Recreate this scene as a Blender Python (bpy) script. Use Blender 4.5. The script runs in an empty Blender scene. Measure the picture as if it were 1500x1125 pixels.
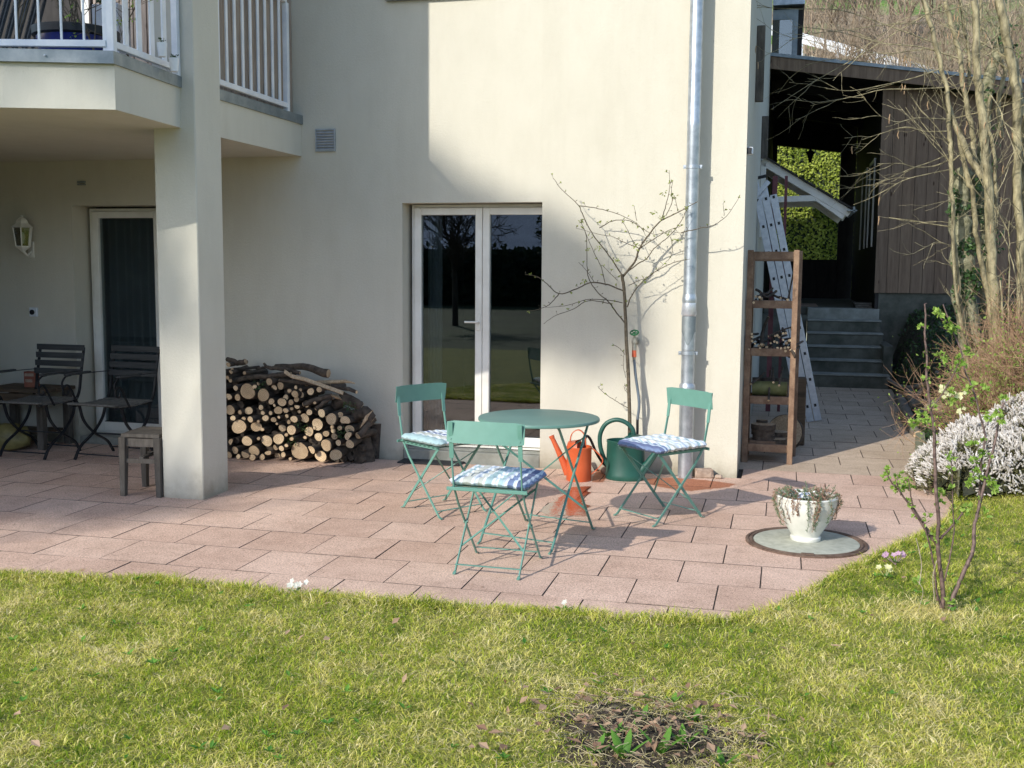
import bpy, math, random
import numpy as np
from mathutils import Vector, Matrix, noise as mnoise

random.seed(7); rng = np.random.default_rng(7)
scene = bpy.context.scene
COL = scene.collection
PI = math.pi

# ------------------------------------------------------------------ camera, sky, sun, exposure
F_PX, PITCH, YAW, ROLL, CAM_H = 1576.9, 0.107299, -0.246430, 0.007573, 1.5431
_cy, _sy, _cp, _sp = math.cos(YAW), math.sin(YAW), math.cos(PITCH), math.sin(PITCH)
FWD = Vector((_sy*_cp, _cy*_cp, -_sp)); _r = Vector((_cy, -_sy, 0)); _u = _r.cross(FWD)
RGT = _r*math.cos(ROLL) + _u*math.sin(ROLL); UPV = -_r*math.sin(ROLL) + _u*math.cos(ROLL)
cam_d = bpy.data.cameras.new("camera"); cam = bpy.data.objects.new("camera", cam_d); COL.objects.link(cam)
cam.matrix_world = Matrix(((RGT.x, UPV.x, -FWD.x, 0), (RGT.y, UPV.y, -FWD.y, 0), (RGT.z, UPV.z, -FWD.z, CAM_H), (0, 0, 0, 1)))
cam_d.sensor_width = 36; cam_d.lens = F_PX/1500*36; cam_d.clip_start = 0.05; cam_d.clip_end = 600
scene.camera = cam

SUN_TRAVEL = Vector((0.54, 1.0, -0.62)).normalized()
sun_el = math.asin(-SUN_TRAVEL.z); sun_az = math.atan2(-SUN_TRAVEL.x, -SUN_TRAVEL.y)
world = bpy.data.worlds.new("World"); scene.world = world; world.use_nodes = True
wn = world.node_tree.nodes; wl = world.node_tree.links
sky = wn.new("ShaderNodeTexSky"); sky.sky_type = 'NISHITA'; sky.sun_disc = False
sky.sun_elevation = sun_el; sky.sun_rotation = sun_az % (2*PI); sky.altitude = 500; sky.dust_density = 1.0; sky.ozone_density = 1.9
wl.new(sky.outputs[0], wn['Background'].inputs[0]); wn['Background'].inputs[1].default_value = 0.15
sd = bpy.data.lights.new("sun", 'SUN'); sd.energy = 2.8; sd.angle = math.radians(0.53); sd.color = (1.0, 0.955, 0.86)
sun = bpy.data.objects.new("sun", sd); COL.objects.link(sun)
sun.rotation_euler = SUN_TRAVEL.to_track_quat('-Z', 'Y').to_euler(); sun.location = (-10, -15, 15)
scene.view_settings.view_transform = 'Standard'; scene.view_settings.look = 'None'
scene.view_settings.exposure = 0.72; scene.view_settings.gamma = 1; scene.view_settings.use_curve_mapping = False
scene.render.engine = 'CYCLES'
scene.cycles.max_bounces = 8; scene.cycles.transparent_max_bounces = 16

# a point of the photograph put on a real plane of the place
CAMP = Vector((0, 0, CAM_H))
def ray(x, y): return FWD + RGT*((x-750)/F_PX) - UPV*((y-562.5)/F_PX)
def on_y(x, y, Y): d = ray(x, y); return CAMP + d*(Y/d.y)
def on_x(x, y, X): d = ray(x, y); return CAMP + d*(X/d.x)
def on_z(x, y, z=0.0): d = ray(x, y); return CAMP + d*((z-CAM_H)/d.z)

# ------------------------------------------------------------------ materials
def _mat(name):
    m = bpy.data.materials.new(name); m.use_nodes = True
    nt = m.node_tree; b = nt.nodes['Principled BSDF']
    return m, nt, b
def N(nt, t, **kw):
    n = nt.nodes.new(t)
    for k, v in kw.items(): setattr(n, k, v)
    return n
def ramp(nt, fac, stops, interp='LINEAR'):
    r = N(nt, 'ShaderNodeValToRGB'); r.color_ramp.interpolation = interp
    el = r.color_ramp.elements
    while len(el) < len(stops): el.new(0.5)
    for e, (p, c) in zip(el, stops): e.position = p; e.color = (c[0], c[1], c[2], 1)
    nt.links.new(fac, r.inputs[0]); return r.outputs[0]
def coords(nt, space='Object'):
    if space == 'World': return N(nt, 'ShaderNodeNewGeometry').outputs['Position']
    return N(nt, 'ShaderNodeTexCoord').outputs['Object']
def noise(nt, vec, scale, detail=4, rough=0.55, stretch=None, rnd=False):
    n = N(nt, 'ShaderNodeTexNoise'); n.inputs['Scale'].default_value = scale
    n.inputs['Detail'].default_value = detail; n.inputs['Roughness'].default_value = rough
    if rnd:
        n.noise_dimensions = '4D'; oi = N(nt, 'ShaderNodeObjectInfo'); mu = N(nt, 'ShaderNodeMath', operation='MULTIPLY')
        mu.inputs[1].default_value = 57.0; nt.links.new(oi.outputs['Random'], mu.inputs[0]); nt.links.new(mu.outputs[0], n.inputs['W'])
    if stretch:
        mp = N(nt, 'ShaderNodeMapping'); mp.inputs['Scale'].default_value = stretch
        nt.links.new(vec, mp.inputs[0]); vec = mp.outputs[0]
    nt.links.new(vec, n.inputs['Vector']); return n.outputs['Fac']
def mixc(nt, fac, a, b, mode='MIX'):
    m = N(nt, 'ShaderNodeMix', data_type='RGBA', blend_type=mode)
    for s, v in ((m.inputs[0], fac), (m.inputs[6], a), (m.inputs[7], b)):
        if isinstance(v, (int, float)): s.default_value = v
        elif isinstance(v, tuple): s.default_value = (*v, 1)
        else: nt.links.new(v, s)
    return m.outputs[2]
def bump(nt, b, h, strength, dist):
    bp = N(nt, 'ShaderNodeBump'); bp.inputs['Strength'].default_value = strength; bp.inputs['Distance'].default_value = dist
    nt.links.new(h, bp.inputs['Height']); nt.links.new(bp.outputs[0], b.inputs['Normal'])
def simple(name, c1, c2, scale=8, rough=0.6, metal=0.0, bs=0.15, bd=0.003, fine=90, space='Object', stretch=None, rnd=False, lo=0.35, hi=0.65, spec=0.5):
    m, nt, b = _mat(name); v = coords(nt, space)
    n1 = noise(nt, v, scale, 5, 0.6, stretch, rnd)
    nt.links.new(ramp(nt, n1, [(lo, c1), (hi, c2)]), b.inputs['Base Color'])
    b.inputs['Roughness'].default_value = rough; b.inputs['Metallic'].default_value = metal
    b.inputs['Specular IOR Level'].default_value = spec
    if bs: bump(nt, b, noise(nt, v, fine, 4, 0.6, stretch, rnd), bs, bd)
    return m
def leafm(name, c1, c2, trans=0.35, rough=0.55):
    m, nt, b = _mat(name); at = N(nt, 'ShaderNodeAttribute', attribute_name='tint')
    col = ramp(nt, at.outputs['Fac'], [(0.0, c1), (1.0, c2)])
    nt.links.new(col, b.inputs['Base Color']); b.inputs['Roughness'].default_value = rough
    tr = N(nt, 'ShaderNodeBsdfTranslucent'); nt.links.new(col, tr.inputs[0])
    mx = N(nt, 'ShaderNodeMixShader'); mx.inputs[0].default_value = trans
    nt.links.new(b.outputs[0], mx.inputs[1]); nt.links.new(tr.outputs[0], mx.inputs[2])
    nt.links.new(mx.outputs[0], nt.nodes['Material Output'].inputs[0]); return m

M = {}
# render (stucco) with faint stains, rough-cast relief
def plaster(name, a, b_):
    m, nt, b = _mat(name); v = coords(nt, 'World')
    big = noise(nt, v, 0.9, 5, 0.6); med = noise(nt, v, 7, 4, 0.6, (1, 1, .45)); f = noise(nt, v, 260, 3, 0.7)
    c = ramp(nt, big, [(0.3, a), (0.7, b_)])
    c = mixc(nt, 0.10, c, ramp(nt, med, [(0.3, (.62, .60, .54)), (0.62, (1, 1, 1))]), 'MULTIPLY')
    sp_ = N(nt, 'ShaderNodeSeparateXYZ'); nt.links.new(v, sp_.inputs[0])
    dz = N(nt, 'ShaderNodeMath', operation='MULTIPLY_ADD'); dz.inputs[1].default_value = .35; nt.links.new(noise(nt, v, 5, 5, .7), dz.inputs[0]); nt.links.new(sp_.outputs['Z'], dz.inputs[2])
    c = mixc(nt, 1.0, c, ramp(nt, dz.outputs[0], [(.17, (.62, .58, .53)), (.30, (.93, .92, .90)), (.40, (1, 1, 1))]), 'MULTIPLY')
    sk_ = noise(nt, v, 3.2, 5, .65, (1.6, 1.6, .16)); c = mixc(nt, .09, c, ramp(nt, sk_, [(.36, (.70, .68, .63)), (.52, (1, 1, 1))]), 'MULTIPLY')
    nt.links.new(c, b.inputs['Base Color']); b.inputs['Roughness'].default_value = 0.92; b.inputs['Specular IOR Level'].default_value = .25
    g = N(nt, 'ShaderNodeMath', operation='ADD'); nt.links.new(f, g.inputs[0]); nt.links.new(noise(nt, v, 60, 3), g.inputs[1])
    bump(nt, b, g.outputs[0], 0.5, 0.005); return m
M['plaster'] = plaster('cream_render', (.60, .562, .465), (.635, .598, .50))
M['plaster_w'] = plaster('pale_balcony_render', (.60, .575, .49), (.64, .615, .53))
# pink concrete pavers with exposed grit
def paver(name, a, b_, dark):
    m, nt, b = _mat(name); v = coords(nt, 'World')
    oi = N(nt, 'ShaderNodeObjectInfo').outputs['Random']
    base = ramp(nt, oi, [(0.0, a), (1.0, b_)])
    sp = noise(nt, v, 150, 2, 0.7)
    sq = noise(nt, v, 75, 3, 0.8)
    base = mixc(nt, 0.6, base, ramp(nt, sq, [(0.34, (.62, .57, .55)), (0.5, (1, 1, 1)), (.64, (1.28, 1.25, 1.22))]), 'MULTIPLY')
    base = mixc(nt, 0.75, base, ramp(nt, sp, [(0.30, (.35, .30, .28)), (0.46, (.95, .95, .95)), (.7, (1.2, 1.18, 1.15))]), 'MULTIPLY')
    st = noise(nt, v, 1.7, 6, 0.65)
    base = mixc(nt, 0.5, base, ramp(nt, st, [(0.33, dark), (0.6, (1, 1, 1))]), 'MULTIPLY')
    st2 = noise(nt, v, 9, 5, 0.7)
    st3 = noise(nt, v, 34, 3, 0.6)
    base = mixc(nt, 0.55, base, ramp(nt, st3, [(0.27, (.30, .26, .24)), (0.36, (1, 1, 1))]), 'MULTIPLY')
    base = mixc(nt, 0.42, base, ramp(nt, st2, [(0.3, (.62, .6, .58)), (0.55, (1, 1, 1))]), 'MULTIPLY')
    nt.links.new(base, b.inputs['Base Color']); b.inputs['Roughness'].default_value = 0.88; b.inputs['Specular IOR Level'].default_value = .3
    bump(nt, b, sp, 0.25, 0.002); return m
M['paver'] = paver('pink_paver', (.63, .435, .335), (.71, .51, .40), (.66, .60, .56))
M['paver_new'] = paver('fresh_pink_paver', (.72, .50, .44), (.74, .53, .46), (.92, .9, .9))
M['paver_beige'] = paver('beige_paver', (.55, .43, .32), (.63, .50, .38), (.7, .68, .64))
M['joint'] = simple('sand_joint', (.05, .038, .03), (.10, .075, .055), 30, .95, space='World')
M['dirt'] = simple('dirty_paver_edge', (.10, .07, .055), (.20, .15, .12), 25, .95, bs=.2, space='World')
M['concrete'] = simple('concrete', (.20, .20, .17), (.33, .33, .29), 5, .9, bs=.3, space='World')
M['concrete_d'] = simple('mossy_concrete', (.065, .068, .05), (.15, .145, .115), 4, .95, bs=.3, space='World')
M['zinc'] = simple('galvanised_steel', (.33, .37, .41), (.56, .60, .64), 14, .42, .75, bs=.08, fine=40, space='World', lo=.3, hi=.7)
M['zinc_b'] = simple('weathered_zinc_edging', (.20, .235, .25), (.33, .36, .37), 7, .5, .6, bs=.08, space='World')
M['alu'] = simple('aluminium', (.50, .53, .58), (.66, .68, .72), 20, .38, .6, bs=.05)
M['white_paint'] = simple('white_gloss_paint', (.66, .69, .74), (.82, .83, .85), 6, .35, bs=.03, space='World')
M['white_frame'] = simple('white_door_frame', (.70, .67, .60), (.82, .80, .74), 4, .4, bs=.02, space='World')
M['green_paint'] = simple('sage_green_enamel', (.115, .26, .21), (.13, .285, .232), 12, .38, bs=.04, fine=60)
M['green_table'] = simple('sage_green_table_enamel', (.105, .215, .18), (.125, .24, .20), 3, .34, bs=.03, fine=50)
M['black_iron'] = simple('black_iron', (.012, .013, .016), (.03, .032, .036), 20, .45, .3, bs=.06)
M['dark_slat'] = simple('dark_weathered_slat', (.022, .026, .03), (.06, .062, .062), 5, .6, stretch=(1, 18, 18), bs=.2, space='Object', rnd=True)
M['seat_slat'] = simple('grey_weathered_slat', (.07, .07, .066), (.17, .16, .14), 5, .65, stretch=(14, 2, 14), bs=.2, rnd=True)
def woodm(name, a, b_, c_, stretch, rnd=True, space='Object', rough=.7, knots=False, sc=3):
    m, nt, b = _mat(name); v = coords(nt, space)
    g = noise(nt, v, sc, 6, 0.65, stretch, rnd); g2 = noise(nt, v, sc*6, 3, 0.6, stretch, rnd)
    c = ramp(nt, g, [(0.3, a), (0.5, b_), (0.72, c_)])
    c = mixc(nt, 0.35, c, ramp(nt, g2, [(0.3, (.55, .5, .45)), (.6, (1, 1, 1))]), 'MULTIPLY')
    if rnd:
        oi = N(nt, 'ShaderNodeObjectInfo').outputs['Random']
        c = mixc(nt, 0.6, c, ramp(nt, oi, [(0, (.72, .72, .74)), (1, (1.12, 1.08, 1.02))]), 'MULTIPLY')
    if knots:
        vo = N(nt, 'ShaderNodeTexVoronoi'); vo.inputs['Scale'].default_value = 3.2
        mp = N(nt, 'ShaderNodeMapping'); mp.inputs['Scale'].default_value = (2.2, 2.2, .75)
        nt.links.new(coords(nt, 'World'), mp.inputs[0]); nt.links.new(mp.outputs[0], vo.inputs['Vector'])
        c = mixc(nt, 1.0, c, ramp(nt, vo.outputs['Distance'], [(0.045, (.30, .22, .17)), (0.10, (1, 1, 1))]), 'MULTIPLY')
    nt.links.new(c, b.inputs['Base Color']); b.inputs['Roughness'].default_value = rough; b.inputs['Specular IOR Level'].default_value = .3
    bump(nt, b, g2, 0.25, 0.003); return m
M['board'] = woodm('larch_cladding', (.16, .105, .07), (.25, .17, .115), (.31, .22, .15), (7, 7, .5), knots=True)
M['privacy'] = woodm('weathered_privacy_board', (.26, .205, .165), (.40, .33, .275), (.52, .44, .37), (9, 9, .7), knots=True)
M['rack'] = woodm('rough_rack_timber', (.16, .092, .058), (.26, .165, .108), (.38, .26, .17), (4, 4, 4))
M['oldwood'] = woodm('grey_old_stool_wood', (.055, .048, .040), (.12, .105, .088), (.21, .185, .155), (6, 6, 1.2))
M['crate'] = woodm('dark_crate_wood', (.05, .035, .022), (.10, .07, .045), (.16, .11, .07), (1, 6, 6))
M['dark_timber'] = woodm('dark_timber', (.018, .016, .015), (.035, .03, .027), (.05, .045, .04), (3, 3, 1), rnd=False)
M['bark'] = simple('log_bark', (.035, .026, .019), (.115, .088, .066), 26, .95, bs=.8, bd=.008, fine=70, stretch=(1, .35, 1), rnd=True)
M['bark_smooth'] = simple('smooth_hazel_bark', (.10, .085, .045), (.43, .37, .215), 13, .6, bs=.6, bd=.006, fine=60, stretch=(1.3, 1.3, .6))
M['bark_ivy'] = simple('mossy_old_bark', (.10, .10, .05), (.36, .34, .22), 22, .9, bs=.6, bd=.01, fine=50)
M['bark_dark'] = simple('espalier_bark', (.055, .042, .026), (.14, .11, .07), 40, .8, bs=.4, fine=120)
M['bark_purple'] = simple('currant_bark', (.06, .035, .032), (.20, .13, .11), 40, .6, bs=.3, fine=120)
M['bark_pale'] = simple('pale_dry_twig', (.22, .17, .12), (.42, .35, .26), 20, .8, bs=.3)
M['twig_red'] = simple('reddish_twig', (.20, .10, .055), (.46, .30, .18), 10, .7, bs=.2)
M['twig_bg'] = simple('distant_twig', (.15, .105, .07), (.38, .30, .21), 1.2, .8, bs=0)
M['twig_shade'] = simple('garden_tree_bark', (.04, .032, .024), (.09, .075, .055), 4, .9, bs=.2)
def cutend():
    m, nt, b = _mat('cut_log_end'); v = coords(nt)
    w = N(nt, 'ShaderNodeTexWave', wave_type='RINGS', rings_direction='Y'); w.inputs['Scale'].default_value = 26
    w.inputs['Distortion'].default_value = 3.5; w.inputs['Detail'].default_value = 3; nt.links.new(v, w.inputs['Vector'])
    c = ramp(nt, w.outputs['Fac'], [(0.2, (.58, .42, .26)), (.8, (.78, .62, .42))])
    oi = N(nt, 'ShaderNodeObjectInfo').outputs['Random']
    c = mixc(nt, 0.8, c, ramp(nt, oi, [(0, (.42, .39, .36)), (.3, (.72, .66, .58)), (.6, (.95, .92, .86)), (1, (1.12, 1.10, 1.02))]), 'MULTIPLY')
    n2 = noise(nt, v, 22, 4, .6, None, True)
    c = mixc(nt, .45, c, ramp(nt, n2, [(.3, (.55, .45, .38)), (.6, (1, 1, 1))]), 'MULTIPLY')
    nt.links.new(c, b.inputs['Base Color']); b.inputs['Roughness'].default_value = .85
    bump(nt, b, noise(nt, v, 120, 2), .2, .002); return m
M['cut'] = cutend()
M['split'] = simple('split_wood', (.36, .25, .15), (.58, .44, .29), 9, .8, stretch=(10, 1, 10), bs=.5)
M['orange'] = simple('orange_plastic', (.50, .085, .025), (.58, .115, .035), 5, .4, bs=.05, fine=30)
M['green_can'] = simple('dark_green_plastic', (.006, .055, .042), (.014, .085, .062), 5, .45, bs=.06, fine=30)
M['hose'] = simple('grey_blue_hose', (.10, .13, .16), (.17, .20, .24), 10, .5, bs=.03)
M['hose_dark'] = simple('black_hose', (.01, .01, .012), (.03, .03, .035), 10, .4, bs=.03)
M['brass'] = simple('dull_chrome_brass', (.35, .33, .28), (.55, .52, .45), 30, .35, .8, bs=.1)
M['valve_green'] = simple('green_wheel_paint', (.01, .12, .035), (.02, .17, .06), 20, .4, bs=.05)
M['orange_red'] = simple('orange_connector', (.68, .12, .05), (.75, .18, .08), 10, .45, bs=.03)
M['glaze'] = simple('white_glazed_pot', (.62, .62, .55), (.74, .73, .67), 9, .22, bs=.06, fine=20)
M['rust'] = simple('rusty_iron_rim', (.10, .060, .042), (.20, .135, .10), 30, .8, .3, bs=.5)
M['cover_conc'] = simple('manhole_concrete', (.33, .335, .27), (.45, .45, .37), 25, .9, bs=.35, fine=200)
M['rubber'] = simple('black_door_mat', (.012, .013, .015), (.035, .035, .037), 60, .8, bs=.6, fine=200)
M['soil'] = simple('soil', (.025, .018, .012), (.085, .06, .04), 18, .98, bs=1, bd=.02, fine=60, space='World')
M['bed'] = simple('bed_soil', (.018, .020, .010), (.06, .05, .03), 3, .98, bs=1, bd=.03, fine=30, space='World')
M['stone'] = simple('broken_stone', (.28, .20, .15), (.45, .34, .26), 20, .9, bs=.6, bd=.01, fine=40)
M['blue_glaze'] = simple('cobalt_blue_glaze', (.006, .012, .10), (.015, .03, .22), 6, .15, bs=.03)
M['curtain'] = simple('grey_curtain', (.50, .52, .54), (.62, .64, .66), 4, .9, bs=.1)
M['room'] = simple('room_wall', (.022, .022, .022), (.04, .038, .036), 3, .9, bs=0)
M['red_box'] = simple('red_brown_box', (.20, .05, .03), (.33, .12, .07), 9, .6, bs=.05)
M['sack'] = simple('yellow_sack', (.13, .10, .035), (.30, .25, .09), 9, .5, bs=.5, fine=20)
M['dead_leaf'] = leafm('dead_leaf', (.22, .12, .07), (.50, .34, .22), .2, .8)
M['straw'] = leafm('straw', (.30, .24, .13), (.55, .47, .30), .25, .8)
M['grass'] = None
M['bud'] = leafm('spring_leaf', (.16, .22, .03), (.38, .44, .10), .4)
M['currant_leaf'] = leafm('currant_leaf', (.18, .34, .04), (.42, .56, .12), .45)
M['ivy'] = leafm('ivy_leaf', (.018, .055, .014), (.07, .13, .035), .2, .4)
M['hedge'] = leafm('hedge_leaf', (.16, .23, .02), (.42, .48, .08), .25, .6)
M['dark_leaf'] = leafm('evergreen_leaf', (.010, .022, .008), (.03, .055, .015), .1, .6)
M['petal_white'] = leafm('white_petal', (.70, .70, .62), (.82, .82, .76), .4)
M['petal_pink'] = leafm('pink_petal', (.62, .36, .52), (.75, .55, .68), .4)
M['petal_yellow'] = leafm('pale_yellow_petal', (.72, .70, .34), (.80, .78, .50), .4)
M['heather_fl'] = leafm('heather_bloom', (.50, .44, .36), (.90, .87, .84), .3)
M['heather_lf'] = leafm('heather_leaf', (.025, .028, .012), (.22, .21, .08), .15)
M['catkin'] = leafm('hazel_catkin', (.42, .27, .14), (.60, .40, .24), .2)
M['succulent'] = leafm('sedum_leaf', (.07, .12, .06), (.20, .25, .14), .15)
M['dry_succ'] = leafm('dry_sedum', (.22, .12, .08), (.42, .28, .19), .15)
M['lush'] = leafm('tulip_leaf', (.06, .19, .02), (.22, .44, .06), .4)

def glass(name, tint, extra=0.0):
    m, nt, b = _mat(name)
    fr = N(nt, 'ShaderNodeFresnel'); fr.inputs[0].default_value = 1.55
    mu = N(nt, 'ShaderNodeMath', operation='MULTIPLY_ADD'); mu.inputs[1].default_value = 2.3; mu.inputs[2].default_value = extra; mu.use_clamp = True
    nt.links.new(fr.outputs[0], mu.inputs[0])
    gl = N(nt, 'ShaderNodeBsdfGlossy'); gl.inputs['Roughness'].default_value = 0.0; gl.inputs[0].default_value = (.9, .93, .95, 1)
    tr = N(nt, 'ShaderNodeBsdfTransparent'); tr.inputs[0].default_value = (*tint, 1)
    mx = N(nt, 'ShaderNodeMixShader'); nt.links.new(mu.outputs[0], mx.inputs[0])
    nt.links.new(tr.outputs[0], mx.inputs[1]); nt.links.new(gl.outputs[0], mx.inputs[2])
    nt.links.new(mx.outputs[0], nt.nodes['Material Output'].inputs[0]); return m
M['glass'] = glass('window_glass', (.62, .66, .66))
M['lamp_glass'] = glass('lamp_glass', (.6, .6, .55))
def wetm():
    m, nt, b = _mat('wet_film'); v = coords(nt, 'World')
    fr = N(nt, 'ShaderNodeFresnel'); fr.inputs[0].default_value = 1.33
    gl = N(nt, 'ShaderNodeBsdfGlossy'); gl.inputs['Roughness'].default_value = 0.06
    tr = N(nt, 'ShaderNodeBsdfTransparent'); tr.inputs[0].default_value = (.62, .50, .44, 1)
    mx = N(nt, 'ShaderNodeMixShader')
    mu = N(nt, 'ShaderNodeMath', operation='MULTIPLY'); mu.inputs[1].default_value = .62; mu.use_clamp = True
    nt.links.new(fr.outputs[0], mu.inputs[0]); nt.links.new(mu.outputs[0], mx.inputs[0])
    bp = N(nt, 'ShaderNodeBump'); bp.inputs['Strength'].default_value = .5; bp.inputs['Distance'].default_value = .003
    nt.links.new(noise(nt, v, 40, 2), bp.inputs['Height']); nt.links.new(bp.outputs[0], gl.inputs['Normal'])
    nt.links.new(tr.outputs[0], mx.inputs[1]); nt.links.new(gl.outputs[0], mx.inputs[2])
    nt.links.new(mx.outputs[0], nt.nodes['Material Output'].inputs[0]); return m
M['wet'] = wetm()
def dampm():
    m, nt, b = _mat('damp_stain'); v = coords(nt, 'World')
    tr = N(nt, 'ShaderNodeBsdfTransparent'); tr.inputs[0].default_value = (.80, .62, .54, 1)
    gl = N(nt, 'ShaderNodeBsdfGlossy'); gl.inputs['Roughness'].default_value = .25
    mx = N(nt, 'ShaderNodeMixShader'); mx.inputs[0].default_value = .035
    nt.links.new(tr.outputs[0], mx.inputs[1]); nt.links.new(gl.outputs[0], mx.inputs[2]); nt.links.new(mx.outputs[0], nt.nodes['Material Output'].inputs[0]); return m
M['damp'] = dampm()
def grassmat():
    m, nt, b = _mat('grass_blades'); at = N(nt, 'ShaderNodeAttribute', attribute_name='tint')
    col = ramp(nt, at.outputs['Fac'], [(0.0, (.10, .19, .008)), (0.25, (.31, .42, .022)), (0.48, (.60, .62, .085)), (0.75, (.86, .76, .25)), (1.0, (.95, .84, .48))])
    nt.links.new(col, b.inputs['Base Color']); b.inputs['Roughness'].default_value = .5; b.inputs['Specular IOR Level'].default_value = .35
    tr = N(nt, 'ShaderNodeBsdfTranslucent'); nt.links.new(col, tr.inputs[0])
    mx = N(nt, 'ShaderNodeMixShader'); mx.inputs[0].default_value = .42
    nt.links.new(b.outputs[0], mx.inputs[1]); nt.links.new(tr.outputs[0], mx.inputs[2])
    nt.links.new(mx.outputs[0], nt.nodes['Material Output'].inputs[0]); return m
M['grass'] = grassmat()
def lawnmat():
    m, nt, b = _mat('lawn_ground'); v = coords(nt, 'World')
    g = noise(nt, v, 1.6, 6, .65); g2 = noise(nt, v, 45, 4, .7)
    c = mixc(nt, .5, ramp(nt, g, [(.35, (.12, .17, .015)), (.65, (.27, .27, .04))]), ramp(nt, g2, [(.3, (.08, .08, .02)), (.7, (.40, .36, .09))]))
    nt.links.new(c, b.inputs['Base Color']); b.inputs['Roughness'].default_value = .95
    bump(nt, b, g2, .8, .02); return m
M['lawn'] = lawnmat()
def hillmat():
    m, nt, b = _mat('hillside'); v = coords(nt, 'World')
    g = noise(nt, v, .16, 5, .6); g2 = noise(nt, v, 1.3, 6, .75)
    sep = N(nt, 'ShaderNodeSeparateXYZ'); nt.links.new(v, sep.inputs[0])
    ad = N(nt, 'ShaderNodeMath', operation='MULTIPLY_ADD'); ad.inputs[1].default_value = .012; ad.inputs[2].default_value = -.14
    nt.links.new(sep.outputs['Z'], ad.inputs[0]); s2 = N(nt, 'ShaderNodeMath', operation='ADD'); nt.links.new(ad.outputs[0], s2.inputs[0]); nt.links.new(g, s2.inputs[1])
    scrub = ramp(nt, g2, [(.35, (.14, .095, .06)), (.5, (.26, .20, .13)), (.68, (.38, .31, .21))])
    meadow = ramp(nt, g2, [(.3, (.09, .19, .03)), (.7, (.20, .32, .06))])
    nt.links.new(mixc(nt, ramp(nt, s2.outputs[0], [(.45, (0, 0, 0)), (.6, (1, 1, 1))]), scrub, meadow), b.inputs['Base Color'])
    b.inputs['Roughness'].default_value = 1; bump(nt, b, g2, 1, .3); return m
M['hill'] = hillmat()
def cushion_mat(name, stops):
    m, nt, b = _mat(name); v = coords(nt); sep = N(nt, 'ShaderNodeSeparateXYZ'); nt.links.new(v, sep.inputs[0])
    a = N(nt, 'ShaderNodeMath', operation='MULTIPLY_ADD'); a.inputs[1].default_value = 1/.42; a.inputs[2].default_value = .5
    nt.links.new(sep.outputs['X'], a.inputs[0])
    c = ramp(nt, a.outputs[0], stops, 'CONSTANT')
    nt.links.new(c, b.inputs['Base Color']); b.inputs['Roughness'].default_value = .9
    bump(nt, b, noise(nt, v, 400, 2), .1, .001); return m
W_, GB, AQ, LB, DB, NB = (.70, .74, .78), (.46, .48, .44), (.36, .50, .52), (.48, .56, .65), (.16, .215, .36), (.11, .14, .26)
def stops(seq):
    out = []; p = 0
    for c, w in seq: out.append((p, c)); p += w
    return [(a/p, c) for a, c in out]
seqF = [(W_, .5), (LB, .6), (W_, .4), (AQ, .5), (W_, .4), (GB, 1.5), (W_, .4), (LB, .3), (W_, .3), (GB, .8), (W_, .4), (AQ, 1.1), (W_, .4), (LB, .3), (W_, .3), (AQ, .8), (LB, .3), (W_, .4), (DB, .9), (LB, .3), (W_, .3), (NB, .8), (LB, .4), (DB, .5)]
M['cushF'] = cushion_mat('striped_cushion_blue_beige', stops(seqF))
seqL = [(AQ, 2.2), (W_, .5), (GB, 1.4), (W_, .3), (LB, .4), (W_, .3), (NB, .35), (W_, .5), (GB, 1), (W_, .3), (LB, .35), (W_, .3), (LB, .3), (W_, .3), (GB, 1.0), (W_, .3), (AQ, .5), (W_, .3), (LB, .5), (W_, .6)]
M['cushL'] = cushion_mat('striped_cushion_aqua_edge', stops(seqL))
seqR = [(GB, .6), (W_, .6), (LB, .3), (W_, .5), (AQ, .6), (W_, .6), (LB, .3), (W_, .5), (GB, .6), (W_, .6), (LB, .5), (W_, .5), (LB, .3), (W_, .3), (W_, .9), (GB, .5), (W_, .5), (AQ, .3), (W_, .5), (DB, .45), (LB, .3), (NB, .6), (DB, .5)]
M['cushR'] = cushion_mat('striped_cushion_navy_edge', stops(seqR))

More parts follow.
